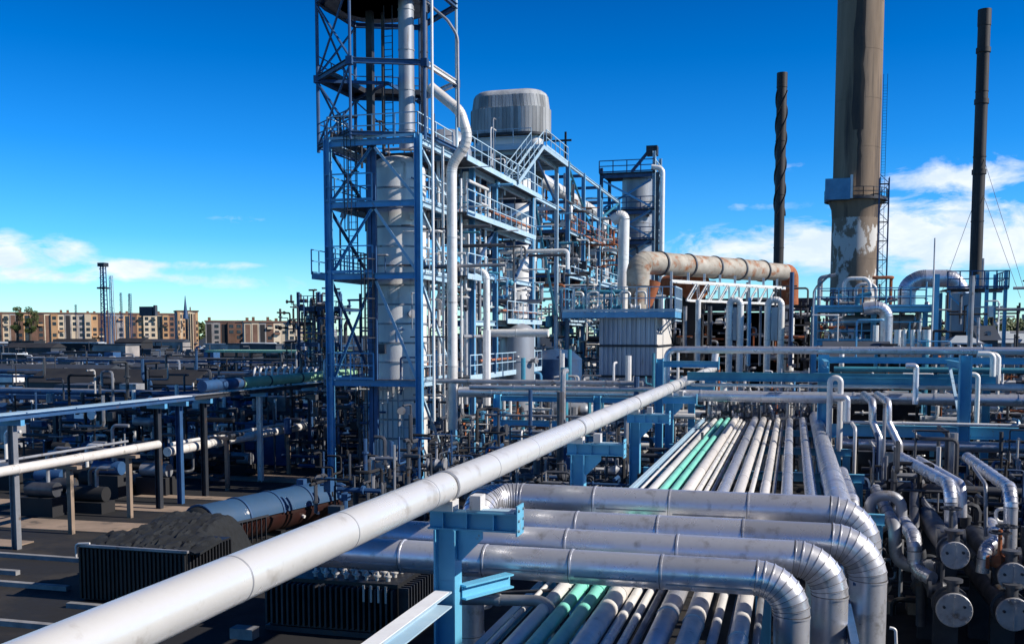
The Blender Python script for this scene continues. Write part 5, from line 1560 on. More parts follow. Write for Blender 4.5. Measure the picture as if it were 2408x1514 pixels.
# ---- finned transformer
tA = P(612, 1484, Z=0)
tf = thing('transformer', 'dark finned transformer with rows of pale pegs on top', 'transformer', (tA.x + 2, tA.y + 1.6, 0))
tx0, tx1, ty0, ty1, th_ = tA.x + .15, tA.x + 4.1, tA.y + .3, tA.y + 3.4, 1.55
part('tank', MB().box(tx0, tx1, ty0, ty1, .15, th_), 'black_paint', tf)
n = 24
for k in range(n):
    x = tx0 + .05 + (tx1 - tx0 - .1) * k / (n - 1)
    part('fin', MB().box(x - .03, x + .03, ty0 - .30, ty0 - .002, .25, th_ - .1), 'dark_steel', tf)
for k in range(14):
    y = ty0 + .1 + (ty1 - ty0 - .2) * k / 13
    part('fin', MB().box(tx1 + .002, tx1 + .30, y - .03, y + .03, .25, th_ - .1), 'dark_steel', tf)
part('skid', MB().box(tx0 - .1, tx1 + .1, ty0 - .1, ty1 + .1, 0, .149), 'dark_steel', tf)
for i in range(8):
    for j in range(5):
        p = V((tx0 + 1.3 + i * .32, ty0 + .35 + j * .5, th_))
        part('peg', MB().lathe(p, (0, 0, 1), [(0, .06), (.10, .06), (.11, .10), (.15, .10), (.16, .05), (.26, .03)], 10), 'insulator', tf)
for k in range(4):
    part('bracket', MB().box(tx1 - .9 + k * .22, tx1 - .84 + k * .22, ty0 - .34, ty0 - .31, th_ - .45, th_ + .02), 'insulator', tf)
c = P(575, 1486, Z=.15)
solo('concrete_block', MB().box(c.x - .35, c.x + .35, c.y - .2, c.y + .2, 0, .3), 'kerb_paint', 'small grey concrete block left of the transformer', 'block')
# ================================================================== left yard clutter, rows of low plant towards the flats
rnd = random.Random(77)
def ux(u, Y):
    return P(u, 800, Y=Y).x
t = thing('loop_header', 'row of pale inverted U pipes left of the tower', 'pipe bank', (ux(680, 72), 72, 0))
x0 = ux(604, 72)
part('header', MB().cyl((x0 - 1, 72.4, 4.0), (x0 + 6.5, 72.4, 4.0), .16, n=10), 'grey_pipe', t)
for k in range(11):
    x = x0 + k * .52
    part('loop', MB().tube(run([(x, 71.5, 3.4), (x, 71.5, 5.9), (x, 72.4, 5.9), (x, 72.4, 4)], .4, 4), .09, 8), 'pale_pipe', t)
part('stand', MB().box(x0 - .8, x0 + 6.3, 72.2, 72.6, 0, 3.6), 'dark_steel', t)
rows = [(61, 4.2), (86, 4.4), (124, 4.8)]
for i, (Y, z) in enumerate(rows):
    xa, xb = ux(-60, Y), ux((520, 720, 745)[i], Y)
    t = thing('yard_rack', ORD[i] + ' low dark pipe rack across the left yard counting from the road', 'pipe rack', ((xa + xb) / 2, Y, 0), 'low racks across the left yard')
    k = int((xb - xa) / 6)
    for j in range(k + 1):
        x = xa + (xb - xa) * j / k
        part('post', MB().box(x - .14, x + .14, Y - .14, Y + .14, 0, z - .2), 'dark_steel' if j % 3 else 'grey_pipe', t)
        part('arm', MB().box(x - .1, x + .1, Y - .9, Y + .9, z - .2, z), 'navy_steel', t)
    part('rail', MB().box(xa, xb, Y - 1.0, Y - .9, z - .22, z + .02), 'navy_steel', t)
    for j in range(4):
        m = rnd.choice(('grey_pipe', 'dark_pipe', 'navy_steel', 'pale_pipe'))
        r = rnd.choice((.12, .16, .24, .3))
        L0 = rnd.uniform(0, .35) * (xb - xa)
        L1 = rnd.uniform(0, .3) * (xb - xa)
        y = Y - .7 + j * .46
        pipe('yard_pipe', ('front', 'second', 'third', 'rearmost')[j] + ' pipe lying on the ' + ORD[i] + ' low yard rack', 'pipe', [(xa + L0, y, z + r + .01), (xb - L1, y, z + r + .01)], r * .8, m, group='pipes on the low yard racks', n=10)
def shed(label, x, y, w, d, h, wm, rm, flat, group):
    t = thing('yard_shed', label, 'shed', (x, y, 0), group)
    part('wall', MB().box(x - w / 2, x + w / 2, y, y + d, 0, h), wm, t)
    if flat:
        part('roof', MB().box(x - w / 2 - .3, x + w / 2 + .3, y - .3, y + d + .3, h + .002, h + .3), rm, t)
    else:
        mb = MB()
        mb.v = [V(q) for q in [(x - w / 2 - .3, y - .3, h), (x + w / 2 + .3, y - .3, h), (x + w / 2 + .3, y + d + .3, h), (x - w / 2 - .3, y + d + .3, h), (x - w / 2 - .3, y + d / 2, h + d * .22), (x + w / 2 + .3, y + d / 2, h + d * .22)]]
        for q in ((0, 1, 5, 4), (2, 3, 4, 5), (1, 2, 5), (3, 0, 4), (3, 2, 1, 0)):
            mb.face(list(q))
        part('roof', mb, rm, t)
    for k in range(max(1, int(w / 3.2))):
        xx = x - w / 2 + 1.2 + k * 3.2
        if xx + 1.3 < x + w / 2:
            part('window', MB().box(xx, xx + 1.3, y - .05, y - .002, h * .45, h * .75), 'window_glass', t)
shed('low shed with a white roof edge in the middle of the left yard', ux(372, 105), 105, 6, 2.2, 3.5, 'dull_roof', 'bright_white', True, None)
shed('long dull blue shed left of the white roofed one', ux(150, 92), 92, 22, 8, 3.0, 'dull_roof', 'dull_roof', True, None)
shed('pale roofed hut near the green pipe', ux(520, 84), 84, 5, 5, 3.2, 'dull_roof', 'pale_roof', True, None)
for i in range(56):
    Y = rnd.uniform(72, 360)
    u = rnd.uniform(-30, 745)
    fl = rnd.random() < .6
    wm_ = rnd.choice(('dull_roof', 'dark_void', 'dark_void', 'plaster_grey', 'dull_roof'))
    rm_ = rnd.choice(('dull_roof', 'dull_roof', 'dark_void', 'dark_void', 'dull_roof', 'pale_roof'))
    shed(('flat' if fl else 'gable') + ' roofed ' + {'dull_roof': 'slate', 'dark_void': 'black', 'plaster_grey': 'grey', 'brick_brown': 'brown'}[wm_] + ' shed with ' + {'dull_roof': 'slate', 'dark_void': 'black', 'pale_roof': 'pale'}[rm_] + ' roof in the left yard', ux(u, Y), Y, rnd.uniform(5, 18), rnd.uniform(2.5, 6), rnd.uniform(2.6, 4.4) if Y < 200 else rnd.uniform(3.5, 6), wm_, rm_, fl, 'sheds in the left yard ' + wm_ + rm_ + str(fl))
for i in range(70):
    Y = rnd.uniform(62, 260)
    x = ux(rnd.uniform(0, 745), Y)
    r = rnd.uniform(.6, 1.7)
    h = r * rnd.uniform(.9, 2.3)
    tm = rnd.choice(('vessel_grey', 'dark_pipe', 'dark_pipe', 'navy_steel', 'dark_pipe', 'vessel_white', 'dull_roof'))
    t = thing('yard_tank', ('squat ' if h < r * 1.6 else 'slim ') + {'vessel_grey': 'grey', 'dark_pipe': 'dark', 'navy_steel': 'navy', 'vessel_white': 'white', 'dull_roof': 'slate'}[tm] + ' upright tank among the low plant of the left yard', 'tank', (x, Y, 0), 'small tanks in the left yard ' + tm + str(h < r * 1.6))
    part('shell', MB().lathe((x, Y, 0), (0, 0, 1), [(0, r), (h, r), (h + r * .25, r * .7), (h + r * .35, .05)], 16), tm, t)
    part('top_pipe', MB().tube(run([(x + r + .2, Y, .2), (x + r + .2, Y, h + .7), (x, Y, h + .7), (x, Y, h)], .25, 3), .08, 6), 'grey_pipe', t)
for i in range(24):
    Y = rnd.uniform(60, 240)
    x = ux(rnd.uniform(0, 750), Y)
    h = rnd.uniform(1.5, 4.6)
    rm = rnd.choice(('grey_pipe', 'dark_pipe', 'dark_pipe', 'dark_pipe', 'navy_steel', 'navy_steel', 'pale_pipe'))
    pts = [(x, Y, .1), (x, Y, h), (x + rnd.uniform(-3, 3), Y, h)]
    if rnd.random() < .5:
        pts.append((pts[2][0], Y, .1))
    pipe('yard_riser', {'grey_pipe': 'grey', 'dark_pipe': 'dark', 'pale_pipe': 'pale', 'navy_steel': 'navy'}[rm] + ' bent pipe rising among the low plant of the left yard', 'pipe', pts, rnd.choice((.08, .12, .18)), rm, .35, group='bent pipes in the left yard ' + rm, n=8)
# things in the shade under the walkway rack
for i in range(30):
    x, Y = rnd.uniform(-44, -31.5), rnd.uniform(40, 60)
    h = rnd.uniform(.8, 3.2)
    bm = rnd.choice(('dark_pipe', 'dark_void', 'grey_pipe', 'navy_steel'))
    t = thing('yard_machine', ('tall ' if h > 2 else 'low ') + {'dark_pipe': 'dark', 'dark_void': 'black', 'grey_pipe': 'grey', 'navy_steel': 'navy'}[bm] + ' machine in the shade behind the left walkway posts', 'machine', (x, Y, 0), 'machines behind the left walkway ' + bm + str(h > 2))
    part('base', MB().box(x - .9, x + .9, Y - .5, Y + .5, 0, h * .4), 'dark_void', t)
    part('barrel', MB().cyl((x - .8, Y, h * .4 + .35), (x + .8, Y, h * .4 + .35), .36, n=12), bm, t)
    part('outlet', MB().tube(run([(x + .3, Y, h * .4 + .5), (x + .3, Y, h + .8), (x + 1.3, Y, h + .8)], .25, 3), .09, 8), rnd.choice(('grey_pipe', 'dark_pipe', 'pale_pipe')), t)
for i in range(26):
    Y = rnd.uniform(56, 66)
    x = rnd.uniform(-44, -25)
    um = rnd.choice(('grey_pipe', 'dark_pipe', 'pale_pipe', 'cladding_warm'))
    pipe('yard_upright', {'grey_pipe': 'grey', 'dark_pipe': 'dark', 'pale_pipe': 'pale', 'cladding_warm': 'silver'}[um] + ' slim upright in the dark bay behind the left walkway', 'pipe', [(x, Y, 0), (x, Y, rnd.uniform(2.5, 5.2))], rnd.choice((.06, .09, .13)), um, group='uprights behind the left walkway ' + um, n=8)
p = P(218, 975, Y=50)
solo('signal_lantern', MB().lathe((p.x, 50, p.z), (0, -1, 0), [(0, .05), (.02, .28), (.14, .28), (.16, .05)], 16), 'bright_white', 'small pale round lantern under the left walkway beam', 'lantern')
solo('lantern_pole', MB().box(p.x - .05, p.x + .05, 50.05, 50.15, 0, p.z + .2), 'dark_steel', 'thin pole behind the pale round lantern', 'pole')
# small dark unit just left of the tower
lu = thing('small_unit', 'small dark steel unit seen just left of the tall tower', 'steel structure', (ux(735, 92), 92, 0))
xa, xb = ux(703, 92), ux(800, 92)
frame(lu, [xa, (xa + xb) / 2, xb], [92, 97], (4, 7.5, 11), top=12.6, cw=.25, bw=.25, m='navy_steel', foot=False)
for z in (4, 7.5, 11):
    railing(lu, [(xa, 91.8, z), (xb, 91.8, z)], 'navy_steel', 1.2, 1.0, .07)
    part('deck', MB().box(xa, xb, 92.2, 96.8, z + .01, z + .06), 'grating', lu)
for k in range(9):
    x = xa + (xb - xa) * (k + .3) / 9
    pipe('unit_pipe', 'thin pipe inside the small dark unit left of the tower', 'pipe', [(x, 94, 1), (x, 94, rnd.uniform(6, 14)), (x + rnd.uniform(-1, 1), 94, 10)], rnd.choice((.08, .12, .2)), rnd.choice(('grey_pipe', 'dark_pipe', 'pale_pipe', 'teal_steel')), .3, group='pipes in the small dark unit', n=8)
vessel('small_column', 'squat pale drum inside the small dark unit', ux(770, 95), 95, 4.2, 8.6, 1.0, 'vessel_grey', bands=3, skirt=.5, nozzles=1, cat='vessel')
gd = thing('green_deck', 'long flat green edged roof left of the tower', 'platform', (ux(660, 130), 130, 0))
part('roof', MB().box(ux(500, 130), ux(800, 130), 128, 134, 5.9, 6.2), 'leaf_green_pipe', gd)
for k in range(8):
    x = ux(505, 130) + k * 2.2
    part('post', MB().box(x - .12, x + .12, 128.2, 128.5, 0, 5.89), 'dark_steel', gd)
# ================================================================== flats, masts, trees on the skyline
def flats(label, u0, u1, vtop, Y, rz, mix, name='apartment_block', floors=6, seed=1):
    rn = random.Random(seed)
    c = P((u0 + u1) / 2, 790, Y=Y)
    a, b = P(u0, 790, Y=Y), P(u1, 790, Y=Y)
    vd = ray((u0 + u1) / 2, 790); vd.z = 0; vd.normalize()
    nrm = V((math.sin(rz), -math.cos(rz), 0))
    depth = V((c.x, c.y, 0)).length
    L = abs(ray(u1, 790).xy.normalized().angle(ray(u0, 790).xy.normalized())) * depth / max(.3, -vd.dot(nrm))
    H_ = P((u0 + u1) / 2, vtop, Y=Y).z
    t = thing(name, label, 'building', (c.x, c.y, 0), None, rz)
    part('wall', MB().box(-L / 2, L / 2, .3, 12, 0, H_), 'plaster_grey', t, True)
    part('roof', MB().box(-L / 2 - .4, L / 2 + .4, -.3, 12.4, H_ + .002, H_ + .7), 'brick_brown', t, True)
    nb = max(8, min(42, int(L / 3.2)))
    w = L / nb
    wsrc = None
    for k in range(nb):
        x0 = -L / 2 + k * w
        off = rn.choice((0, 0, -.9, .15))
        m = rn.choice(mix)
        part('facade_bay', MB().box(x0 + .02, x0 + w - .02, off, .298, 0, H_ - rn.uniform(0, .5)), m, t, True)
        if rn.random() < .25:
            part('roof_vent', MB().box(x0 + w * .3, x0 + w * .7, 4, 5.2, H_ + .71, H_ + .71 + rn.uniform(.8, 1.8)), 'brick_brown', t, True)
        if rn.random() < .38:
            part('loggia', MB().box(x0 + w * .18, x0 + w * .82, off - .06, off - .002, .5, H_ - 1.0), rn.choice(('dark_void', 'brick_brown', 'window_glass')), t, True)
            continue
        for f in range(floors):
            z = 1.0 + f * (H_ - 1.2) / floors
            if rn.random() < .18:
                continue
            if rn.random() < .22:
                part('balcony', MB().box(x0 + w * .12, x0 + w * .88, off - .95, off - .08, z - .3, z + rn.uniform(.5, .9)), rn.choice(mix + ('window_glass',)), t, True)
            h = (H_ - 1.2) / floors
            if wsrc is None:
                wsrc = part('window', MB().box(-w * .28, w * .28, -.07, -.002, 0, h * .58), 'window_glass', t, True)
                wsrc.location = (x0 + w / 2, off, z)
            elif nb * floors < 300 or k % 2 == 0:
                o = same('window', wsrc, t, (0, 0, 0))
                o.location = (x0 + w / 2, off, z)
    return t, H_
flats('long tan block of flats on the skyline at far left', -50, 466, 738, 470, R(38), ('plaster_cream', 'plaster_orange', 'plaster_grey', 'brick_brown', 'plaster_cream', 'plaster_orange', 'brick_brown'), seed=3)
flats('orange end block standing forward of the long tan flats', 418, 467, 733, 455, R(40), ('plaster_orange', 'plaster_cream', 'plaster_orange'), seed=5)
flats('lower dark fronted block between the flats and the tower', 484, 640, 757, 430, R(30), ('brick_brown', 'plaster_grey', 'brick_brown'), seed=8, floors=5)
flats('low cream fronted block just left of the tower', 575, 712, 758, 415, R(33), ('plaster_cream', 'brick_brown', 'plaster_cream', 'plaster_grey'), seed=9, floors=5)
def mast(label, u, vtop, Y, w, m='navy_steel', head=True):
    p = P(u, vtop, Y=Y)
    t = thing('lattice_mast', label, 'mast', (p.x, Y, 0))
    for sx in (-1, 1):
        for sy in (-1, 1):
            part('leg', MB().beam((p.x + sx * w / 2, Y + sy * w / 2, 0), (p.x + sx * w * .32, Y + sy * w * .32, p.z), w * .14, w * .14), m, t)
    k = 14
    for i in range(k):
        z0, z1 = 12 + (p.z - 12) * i / k, 12 + (p.z - 12) * (i + 1) / k
        s = 1 if i % 2 else -1
        part('lacing', MB().beam((p.x - s * w * .45, Y - w * .45, z0), (p.x + s * w * .45, Y - w * .45, z1), w * .1, w * .1), m, t)
        part('panel', MB().box(p.x - w * .36, p.x + w * .36, Y - w * .3, Y + w * .3, z0, z0 + w * .12), m, t)
    if head:
        part('head', MB().box(p.x - w * .7, p.x + w * .7, Y - w * .7, Y + w * .7, p.z - w * .4, p.z + w * .3), 'dark_steel', t)
        part('collar', MB().box(p.x - w * .9, p.x + w * .9, Y - w * .8, Y + w * .8, p.z * .72, p.z * .72 + w * .3), 'dark_steel', t)
mast('tallest dark lattice mast over the skyline flats', 242, 622, 430, 2.6)
mast('paler lattice mast just right of the tallest one', 261, 648, 430, 1.7, 'pale_blue_steel', False)
mast('short lattice mast third from the left on the skyline', 284, 688, 430, 1.0, head=False)
mast('short lattice mast fourth from the left on the skyline', 305, 690, 430, 1.4, head=False)
mast('stubby mast left of the tall masts', 178, 716, 430, .9, head=False)
t = thing('roof_tank', 'dark water tank on the roof of the skyline flats', 'tank', (ux(350, 440), 440, 20))
xw = ux(350, 440)
part('tank', MB().box(xw - 3.6, xw + 3.6, 438, 442, P(350, 738, Y=440).z - 1, P(350, 721, Y=440).z), 'dull_roof', t)
part('vent', MB().box(xw + 4.4, xw + 5.4, 438, 440, P(350, 738, Y=440).z - 1, P(350, 718, Y=440).z), 'dull_roof', t)
p = P(430, 695, Y=430)
solo('pointed_spire', MB().lathe((p.x + 1.2, 430, P(430, 740, Y=430).z - 2), (0, 0, 1), [(0, 1.3), (3, .9), (p.z - P(430, 740, Y=430).z + 2, .1)], 12), 'navy_steel', 'dark pointed spire over the right end of the flats', 'spire')
def leaves(cs, n, s, rn):
    mb = MB()
    for (c, r) in cs:
        for k in range(n):
            d = V((rn.gauss(0, 1), rn.gauss(0, 1), rn.gauss(0, 1))).normalized() * (r * rn.uniform(.55, 1.05))
            d.z *= .8
            p = c + d
            a = V((rn.gauss(0, 1), rn.gauss(0, 1), rn.gauss(0, 1))).normalized()
            b = a.orthogonal().normalized()
            q = s * rn.uniform(.6, 1.4)
            i = len(mb.v)
            mb.v += [p - a * q, p + b * q * .6, p + a * q, p - b * q * .6]
            mb.face([i, i + 1, i + 2, i + 3])
    return mb
def tree(label, u, vtop, Y, seed, w):
    rn = random.Random(seed)
    top = P(u, vtop, Y=Y)
    b = V((top.x, Y, 0))
    t = thing('leafy_tree', label, 'tree', b, 'trees at the right edge')
    h = top.z
    tb = MB().tube([b, b + V((.1, 0, h * .4)), b + V((-.1, .1, h * .75))], [h * .035, h * .026, h * .01], 8)
    cs = []
    for k in range(12):
        a = rn.uniform(0, 6.28)
        c = b + V((math.cos(a) * w * rn.uniform(.2, .9), math.sin(a) * w * rn.uniform(.2, .9), h * rn.uniform(.42, .88)))
        cs.append((c, w * rn.uniform(.32, .55)))
        tb.tube([b + V((0, 0, h * .35)), b.lerp(c, .6) + V((0, 0, h * .1)), c], [h * .014, h * .009, h * .004], 5)
    part('trunk', tb, 'bark', t)
    part('crown', leaves(cs, 230, w * .075, rn), 'leaf', t)
for i, (u, v, Y, w) in enumerate([(2352, 740, 150, 2.4), (2376, 734, 148, 2.8), (2402, 738, 146, 2.8), (2436, 734, 150, 2.8)]):
    tree(['leftmost tree right of the hopper unit at the right edge', 'second tree from the left at the right edge', 'tree half cut by the right edge of the picture', 'tree just beyond the right edge of the picture'][i], u, v, Y, 50 + i, w)
for i, (u, v, Y, w) in enumerate([(38, 712, 440, 3.2), (68, 714, 440, 4.0)]):
    tree(['left one of two tall trees over the far left flats', 'right one of two tall trees over the far left flats'][i], u, v, Y, 70 + i, w)
rn = random.Random(5)
cs = []
for k in range(90):
    Y = rn.uniform(560, 600)
    u = rn.uniform(-60, 760) if k < 45 else rn.uniform(1500, 2480)
    cs.append((V((ux(u, Y), Y, rn.uniform(5, 13))), rn.uniform(4.5, 7.5)))
mb = leaves(cs, 60, 1.5, rn)
struct('far_wood', mb, 'leaf', 'stuff')
# ================================================================== pipe and fitting clutter threaded through the steelwork
def clutter(label, group, n, xr, yr, zr, axes='xyz', radii=(.05, .07, .1, .14), mats=('pale_pipe', 'white_pipe', 'grey_pipe', 'dark_pipe'), L=(2, 6), seed=1):
    rnd = random.Random(seed)
    for i in range(n):
        p = V((rnd.uniform(*xr), rnd.uniform(*yr), rnd.uniform(*zr)))
        ax = rnd.choice(axes)
        l = rnd.uniform(*L)
        d = {'x': V((1, 0, 0)), 'y': V((0, 1, 0)), 'z': V((0, 0, 1))}[ax]
        o = {'x': V((0, 0, rnd.choice((-1, 1)) * rnd.uniform(.6, 1.6))), 'y': V((0, 0, rnd.choice((-1, 1)) * rnd.uniform(.6, 1.8))), 'z': V((0, rnd.choice((-1, 1)) * rnd.uniform(.6, 1.6), 0))}[ax]
        q = p + d * l
        pts = [p, q] if rnd.random() < .35 else [p - o, p, q] if rnd.random() < .5 else [p, q, q + o]
        for k in pts:
            k.z = max(.25, k.z)
        r_, m_ = rnd.choice(radii), rnd.choice(mats)
        tone = {'pale_pipe': 'pale', 'white_pipe': 'white', 'grey_pipe': 'grey', 'dark_pipe': 'dark', 'cladding_warm': 'silver', 'teal_steel': 'teal', 'navy_steel': 'navy', 'blue_steel': 'blue', 'rust': 'rusty'}[m_]
        way = {'x': 'level', 'y': 'receding', 'z': 'upright'}[ax] + ('' if len(pts) == 2 else ' bent')
        lab = ('thick ' if r_ > .13 else 'thin ') + tone + ' ' + way + ' pipe ' + label
        pipe('process_pipe', lab, 'pipe', pts, r_, m_, .25, group=group + ', ' + tone + ' ' + way + str(r_ > .13), n=8)
clutter('threading the process structure behind the tower', 'pipes inside the process structure', 52, (-22.8, -18.0), (55, 72), (6.4, 17.8), 'yyzzx', seed=3)
clutter('inside the open frame behind the drum', 'pipes inside the open frame', 46, (-22.6, -17.9), (83, 111), (5, 19.5), 'yyzzx', (.08, .12, .17, .24), ('pale_pipe', 'grey_pipe', 'cladding_warm', 'teal_steel', 'dark_pipe'), (2, 8), seed=5)
clutter('clinging to the column inside the tall tower', 'pipes inside the tall tower', 20, (-22.6, -18.8), (50.2, 54.0), (1, 17), 'zzzx', (.04, .06, .09), ('dark_pipe', 'grey_pipe', 'pale_pipe'), (2, 6), seed=8)
clutter('in the low tangle between tower and furnace', 'low pipes in front of the furnace', 52, (-18, -6.3), (53, 76), (.6, 5.2), 'xxyzz', (.07, .1, .15, .22), ('pale_pipe', 'grey_pipe', 'dark_pipe', 'white_pipe', 'teal_steel'), (1.5, 5), seed=9)
clutter('low under the left bridge posts', 'low pipes under the left bridge posts', 26, (-17, -6.4), (38, 52), (.4, 3.6), 'xxyz', (.06, .1, .14), ('dark_pipe', 'grey_pipe', 'navy_steel'), (1.5, 5), seed=12)
clutter('among the frames behind the bridge at right', 'pipes behind the bridge at right', 36, (2, 18), (54, 72), (2, 8.0), 'xxzzy', (.06, .09, .13, .18), ('pale_pipe', 'grey_pipe', 'dark_pipe', 'teal_steel', 'white_pipe', 'blue_steel'), (1.5, 5), seed=14)
clutter('around the dark hall behind the U pipes', 'pipes around the dark hall', 14, (-12, 3), (92, 101), (2, 11), 'xzzy', (.08, .12, .2), ('grey_pipe', 'dark_pipe', 'rust', 'pale_pipe'), (2, 6), seed=17)
clutter('low beneath the exchanger pipes', 'dull pipes beneath the exchanger pipes', 18, (2.6, 9), (28, 44), (.4, 3.2), 'xyyz', (.06, .1, .15), ('dark_pipe', 'grey_pipe', 'dark_pipe'), (1.5, 6), seed=19)
clutter('around the chimney unit and hopper', 'pipe stubs around the chimney unit', 18, (4, 26), (80, 98), (5, 12.5), 'xzzy', (.08, .12, .2), ('grey_pipe', 'dark_pipe', 'pale_pipe', 'navy_steel'), (1.5, 5), seed=21)
rnd = random.Random(31)
for i in range(22):
    vm, sz, hz = rnd.choice(('grey_pipe', 'dark_pipe', 'pale_pipe')), rnd.uniform(.9, 1.7), rnd.uniform(.8, 4.0)
    lab = ('large ' if sz > 1.3 else 'small ') + vm.split('_')[0] + (' raised' if hz > 2.4 else ' low') + ' valve in the tangle left of the blue posts'
    valve(lab, (rnd.uniform(-15, -6.6), rnd.uniform(38, 56), hz), sz, vm, lab)
for i in range(10):
    x, y = rnd.uniform(-16, -7), rnd.uniform(54, 74)
    r, L = rnd.uniform(.35, .7), rnd.uniform(2, 4)
    z = rnd.uniform(2, 5)
    t = thing('small_drum', 'pale level drum in the tangle between the tower and the furnace', 'drum', (x, y, z - r), 'level drums between the tower and the furnace')
    part('shell', MB().lathe((x - L / 2, y, z), (1, 0, 0), [(0, .05), (.12, r * .7), (.3, r), (L - .3, r), (L - .12, r * .7), (L, .05)], 18), rnd.choice(('vessel_white', 'vessel_grey', 'pale_pipe')), t)
    for s in (-.3, .3):
        part('leg', MB().box(x + s * L - .08, x + s * L + .08, y - r * .6, y + r * .6, 0, z - r * .7), 'dark_steel', t)
lp = thing('dark_tank', 'big dark blue tank in the gap left of the furnace', 'tank', (-17.6, 78, 0))
part('shell', MB().lathe((-17.4, 76.5, 0), (0, 0, 1), [(0, 1.9), (6.6, 1.9), (7.2, 1.2), (7.4, .05)], 30), 'navy_steel', lp)
part('hoop', MB().lathe((-17.4, 76.5, 4), (0, 0, 1), [(0, 1.9), (0, 1.97), (.12, 1.97), (.12, 1.9)], 30, False), 'blue_steel', lp)

# ================================================================== fine tangled pipework nobody could count
def tangle(label, n, pos, mix, rs, Ls, seed, ways='xyzz'):
    rn = random.Random(seed)
    slots = sorted(set(k for k, _ in mix))
    names = [k for k, w in mix for _ in range(w)]
    mb = MB(); idx = []
    AX = (V((1, 0, 0)), V((0, 1, 0)), V((0, 0, 1)))
    for i in range(n):
        p = pos(rn)
        m = slots.index(rn.choice(names))
        f0 = len(mb.f)
        kind = rn.random()
        r = rn.uniform(*rs)
        if kind < .74:
            ax = AX['xyz'.index(rn.choice(ways))]
            q = p + ax * rn.uniform(*Ls)
            pts = [p, q]
            for _ in range(rn.choice((0, 1, 1, 2)) if 'z' in ways else 0):
                o = rn.choice([a for a in AX if abs(a.dot((pts[-1] - pts[-2]).normalized())) < .5])
                pts.append(pts[-1] + o * rn.uniform(Ls[0], Ls[1] * .6) * rn.choice((-1, 1)))
            for k in pts:
                k.z = max(.12, k.z)
            if all((a - b).length > .1 for a, b in zip(pts, pts[1:])):
                mb.tube(run(pts, r * 2.2, 2), r, 6)
                if rn.random() < .5:
                    d = (pts[1] - pts[0]).normalized()
                    c = pts[0].lerp(pts[1], rn.random())
                    mb.cyl(c - d * r * .5, c + d * r * .5, r * 1.9, n=8)
        elif kind < .88:
            s = rn.uniform(.15, .5) * Ls[1] * .35
            mb.cbox(p, (s * rn.uniform(.5, 1.6), s, s * rn.uniform(.6, 1.6)))
        else:
            d = AX['xyz'.index(rn.choice(ways))]
            l = min(2.6, rn.uniform(.4, 1.0) * Ls[1] * .5)
            mb.lathe(p, d, [(0, .02), (l * .12, r * 2.2), (l * .88, r * 2.2), (l, .02)], 10)
        idx += [m] * (len(mb.f) - f0)
    b = mb.base()
    o = D.objects.new('pipework_tangle', mb.mesh('pipework_tangle', b))
    for k in slots:
        o.data.materials.append(M[k])
    o.data.polygons.foreach_set('material_index', idx)
    COL.objects.link(o)
    o.location = b
    o['kind'] = 'stuff'
    o['label'] = label
    return o
def boxed(x0, x1, y0, y1, z0, z1):
    return lambda rn: V((rn.uniform(x0, x1), rn.uniform(y0, y1), rn.uniform(z0, z1)))
def yard(y0, y1, z1, u0=-20, u1=752):
    def f(rn):
        Y = y0 * (y1 / y0) ** rn.random()
        return V((ux(rn.uniform(u0, u1), Y), Y, rn.uniform(.2, z1) ** 1.0))
    return f
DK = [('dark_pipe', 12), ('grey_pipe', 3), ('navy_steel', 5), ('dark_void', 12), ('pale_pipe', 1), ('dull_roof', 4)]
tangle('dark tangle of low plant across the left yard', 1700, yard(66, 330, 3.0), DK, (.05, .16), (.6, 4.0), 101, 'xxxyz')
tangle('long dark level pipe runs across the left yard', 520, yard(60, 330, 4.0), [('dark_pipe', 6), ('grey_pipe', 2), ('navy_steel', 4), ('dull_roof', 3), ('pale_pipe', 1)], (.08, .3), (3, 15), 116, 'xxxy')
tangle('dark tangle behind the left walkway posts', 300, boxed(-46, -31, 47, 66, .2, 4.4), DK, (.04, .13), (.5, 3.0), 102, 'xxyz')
tangle('dark tangle between the tower foot and the walkway', 200, boxed(-30, -23.6, 55, 70, .2, 5.0), DK, (.04, .13), (.5, 3.0), 103)
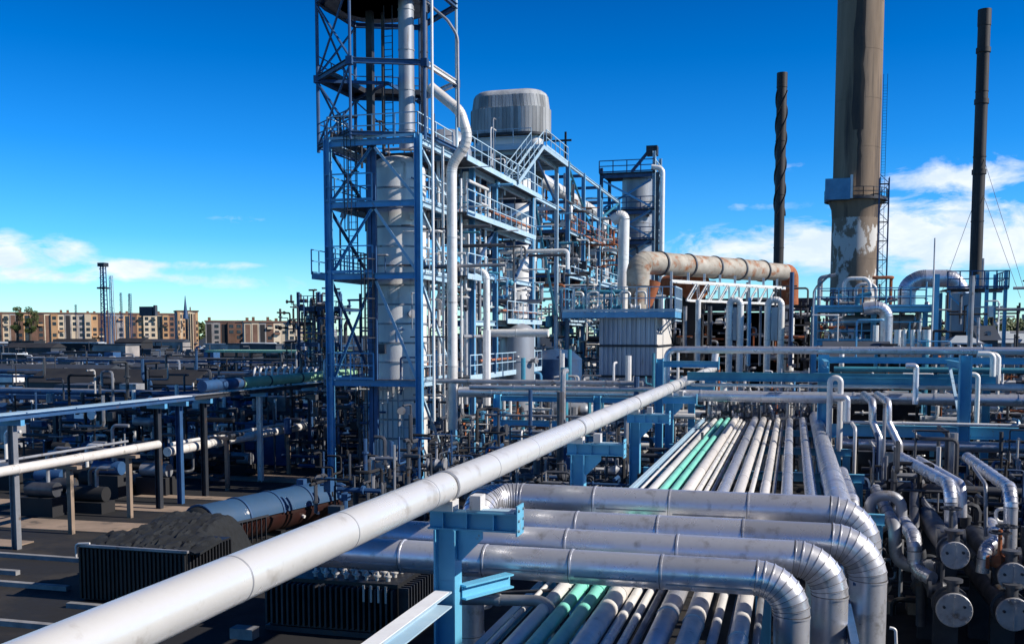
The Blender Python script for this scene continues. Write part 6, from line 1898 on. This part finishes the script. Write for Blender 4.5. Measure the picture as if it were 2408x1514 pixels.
MX = [('grey_pipe', 4), ('pale_pipe', 4), ('dark_pipe', 4), ('white_pipe', 2), ('blue_steel', 2), ('teal_steel', 1), ('rust', 1)]
tangle('fine pipework inside the long process structure', 520, boxed(-23, -18.4, 55.2, 72, 1, 18), MX, (.025, .09), (.5, 2.6), 104)
tangle('fine pipework inside the open frame', 560, boxed(-22.6, -18, 80, 112, 4, 19.4), MX, (.04, .14), (.6, 3.4), 105)
tangle('fine low pipework between the tower and the furnace', 620, boxed(-18, -6.4, 51, 78, .2, 3.8), MX, (.03, .11), (.4, 2.4), 106)
tangle('fine low pipework beneath the left bridge posts', 420, boxed(-17.6, -6.3, 34, 50, .2, 3.2), DK, (.03, .10), (.4, 2.2), 107)
tangle('fine pipework behind the bridge at right', 560, boxed(1.8, 24, 53, 73, .3, 7.4), MX + [('dark_void', 3)], (.03, .12), (.5, 2.6), 108, 'xxyz')
tangle('fine pipework round the chimney unit and hopper', 380, boxed(1.5, 30, 75, 99, 2, 10.6), MX + [('dark_void', 2)], (.04, .14), (.5, 3.0), 109, 'xxyz')
tangle('dark fine pipework behind the exchangers', 420, boxed(2.5, 11, 31, 45, .2, 3.2), DK, (.03, .10), (.4, 2.2), 110)
tangle('fine pipework clinging inside the tall tower', 90, boxed(-22.9, -18.7, 50, 54.2, 1, 17.6), [('dark_pipe', 3), ('grey_pipe', 2), ('pale_pipe', 1), ('navy_steel', 2)], (.02, .07), (.5, 2.2), 111)
tangle('fine pipework in the dark hall front', 260, boxed(-12.5, 5, 90, 103, .5, 10.6), [('dark_pipe', 4), ('grey_pipe', 3), ('rust', 1), ('pale_pipe', 2), ('dark_void', 2)], (.05, .16), (.6, 3.4), 112)
tangle('fine pipework at the tower foot', 80, boxed(-24, -16.5, 45.5, 53, .1, 2.0), DK, (.02, .07), (.3, 1.4), 113)
tangle('fine pipework around the small dark unit', 200, boxed(ux(700, 95), ux(800, 95), 90, 98, 1, 12), DK, (.04, .12), (.5, 2.6), 114)
tangle('fittings under the far end of the near rack', 260, boxed(-5, 2.4, 56.5, 62, .4, 5.4), MX, (.03, .09), (.3, 1.6), 115)
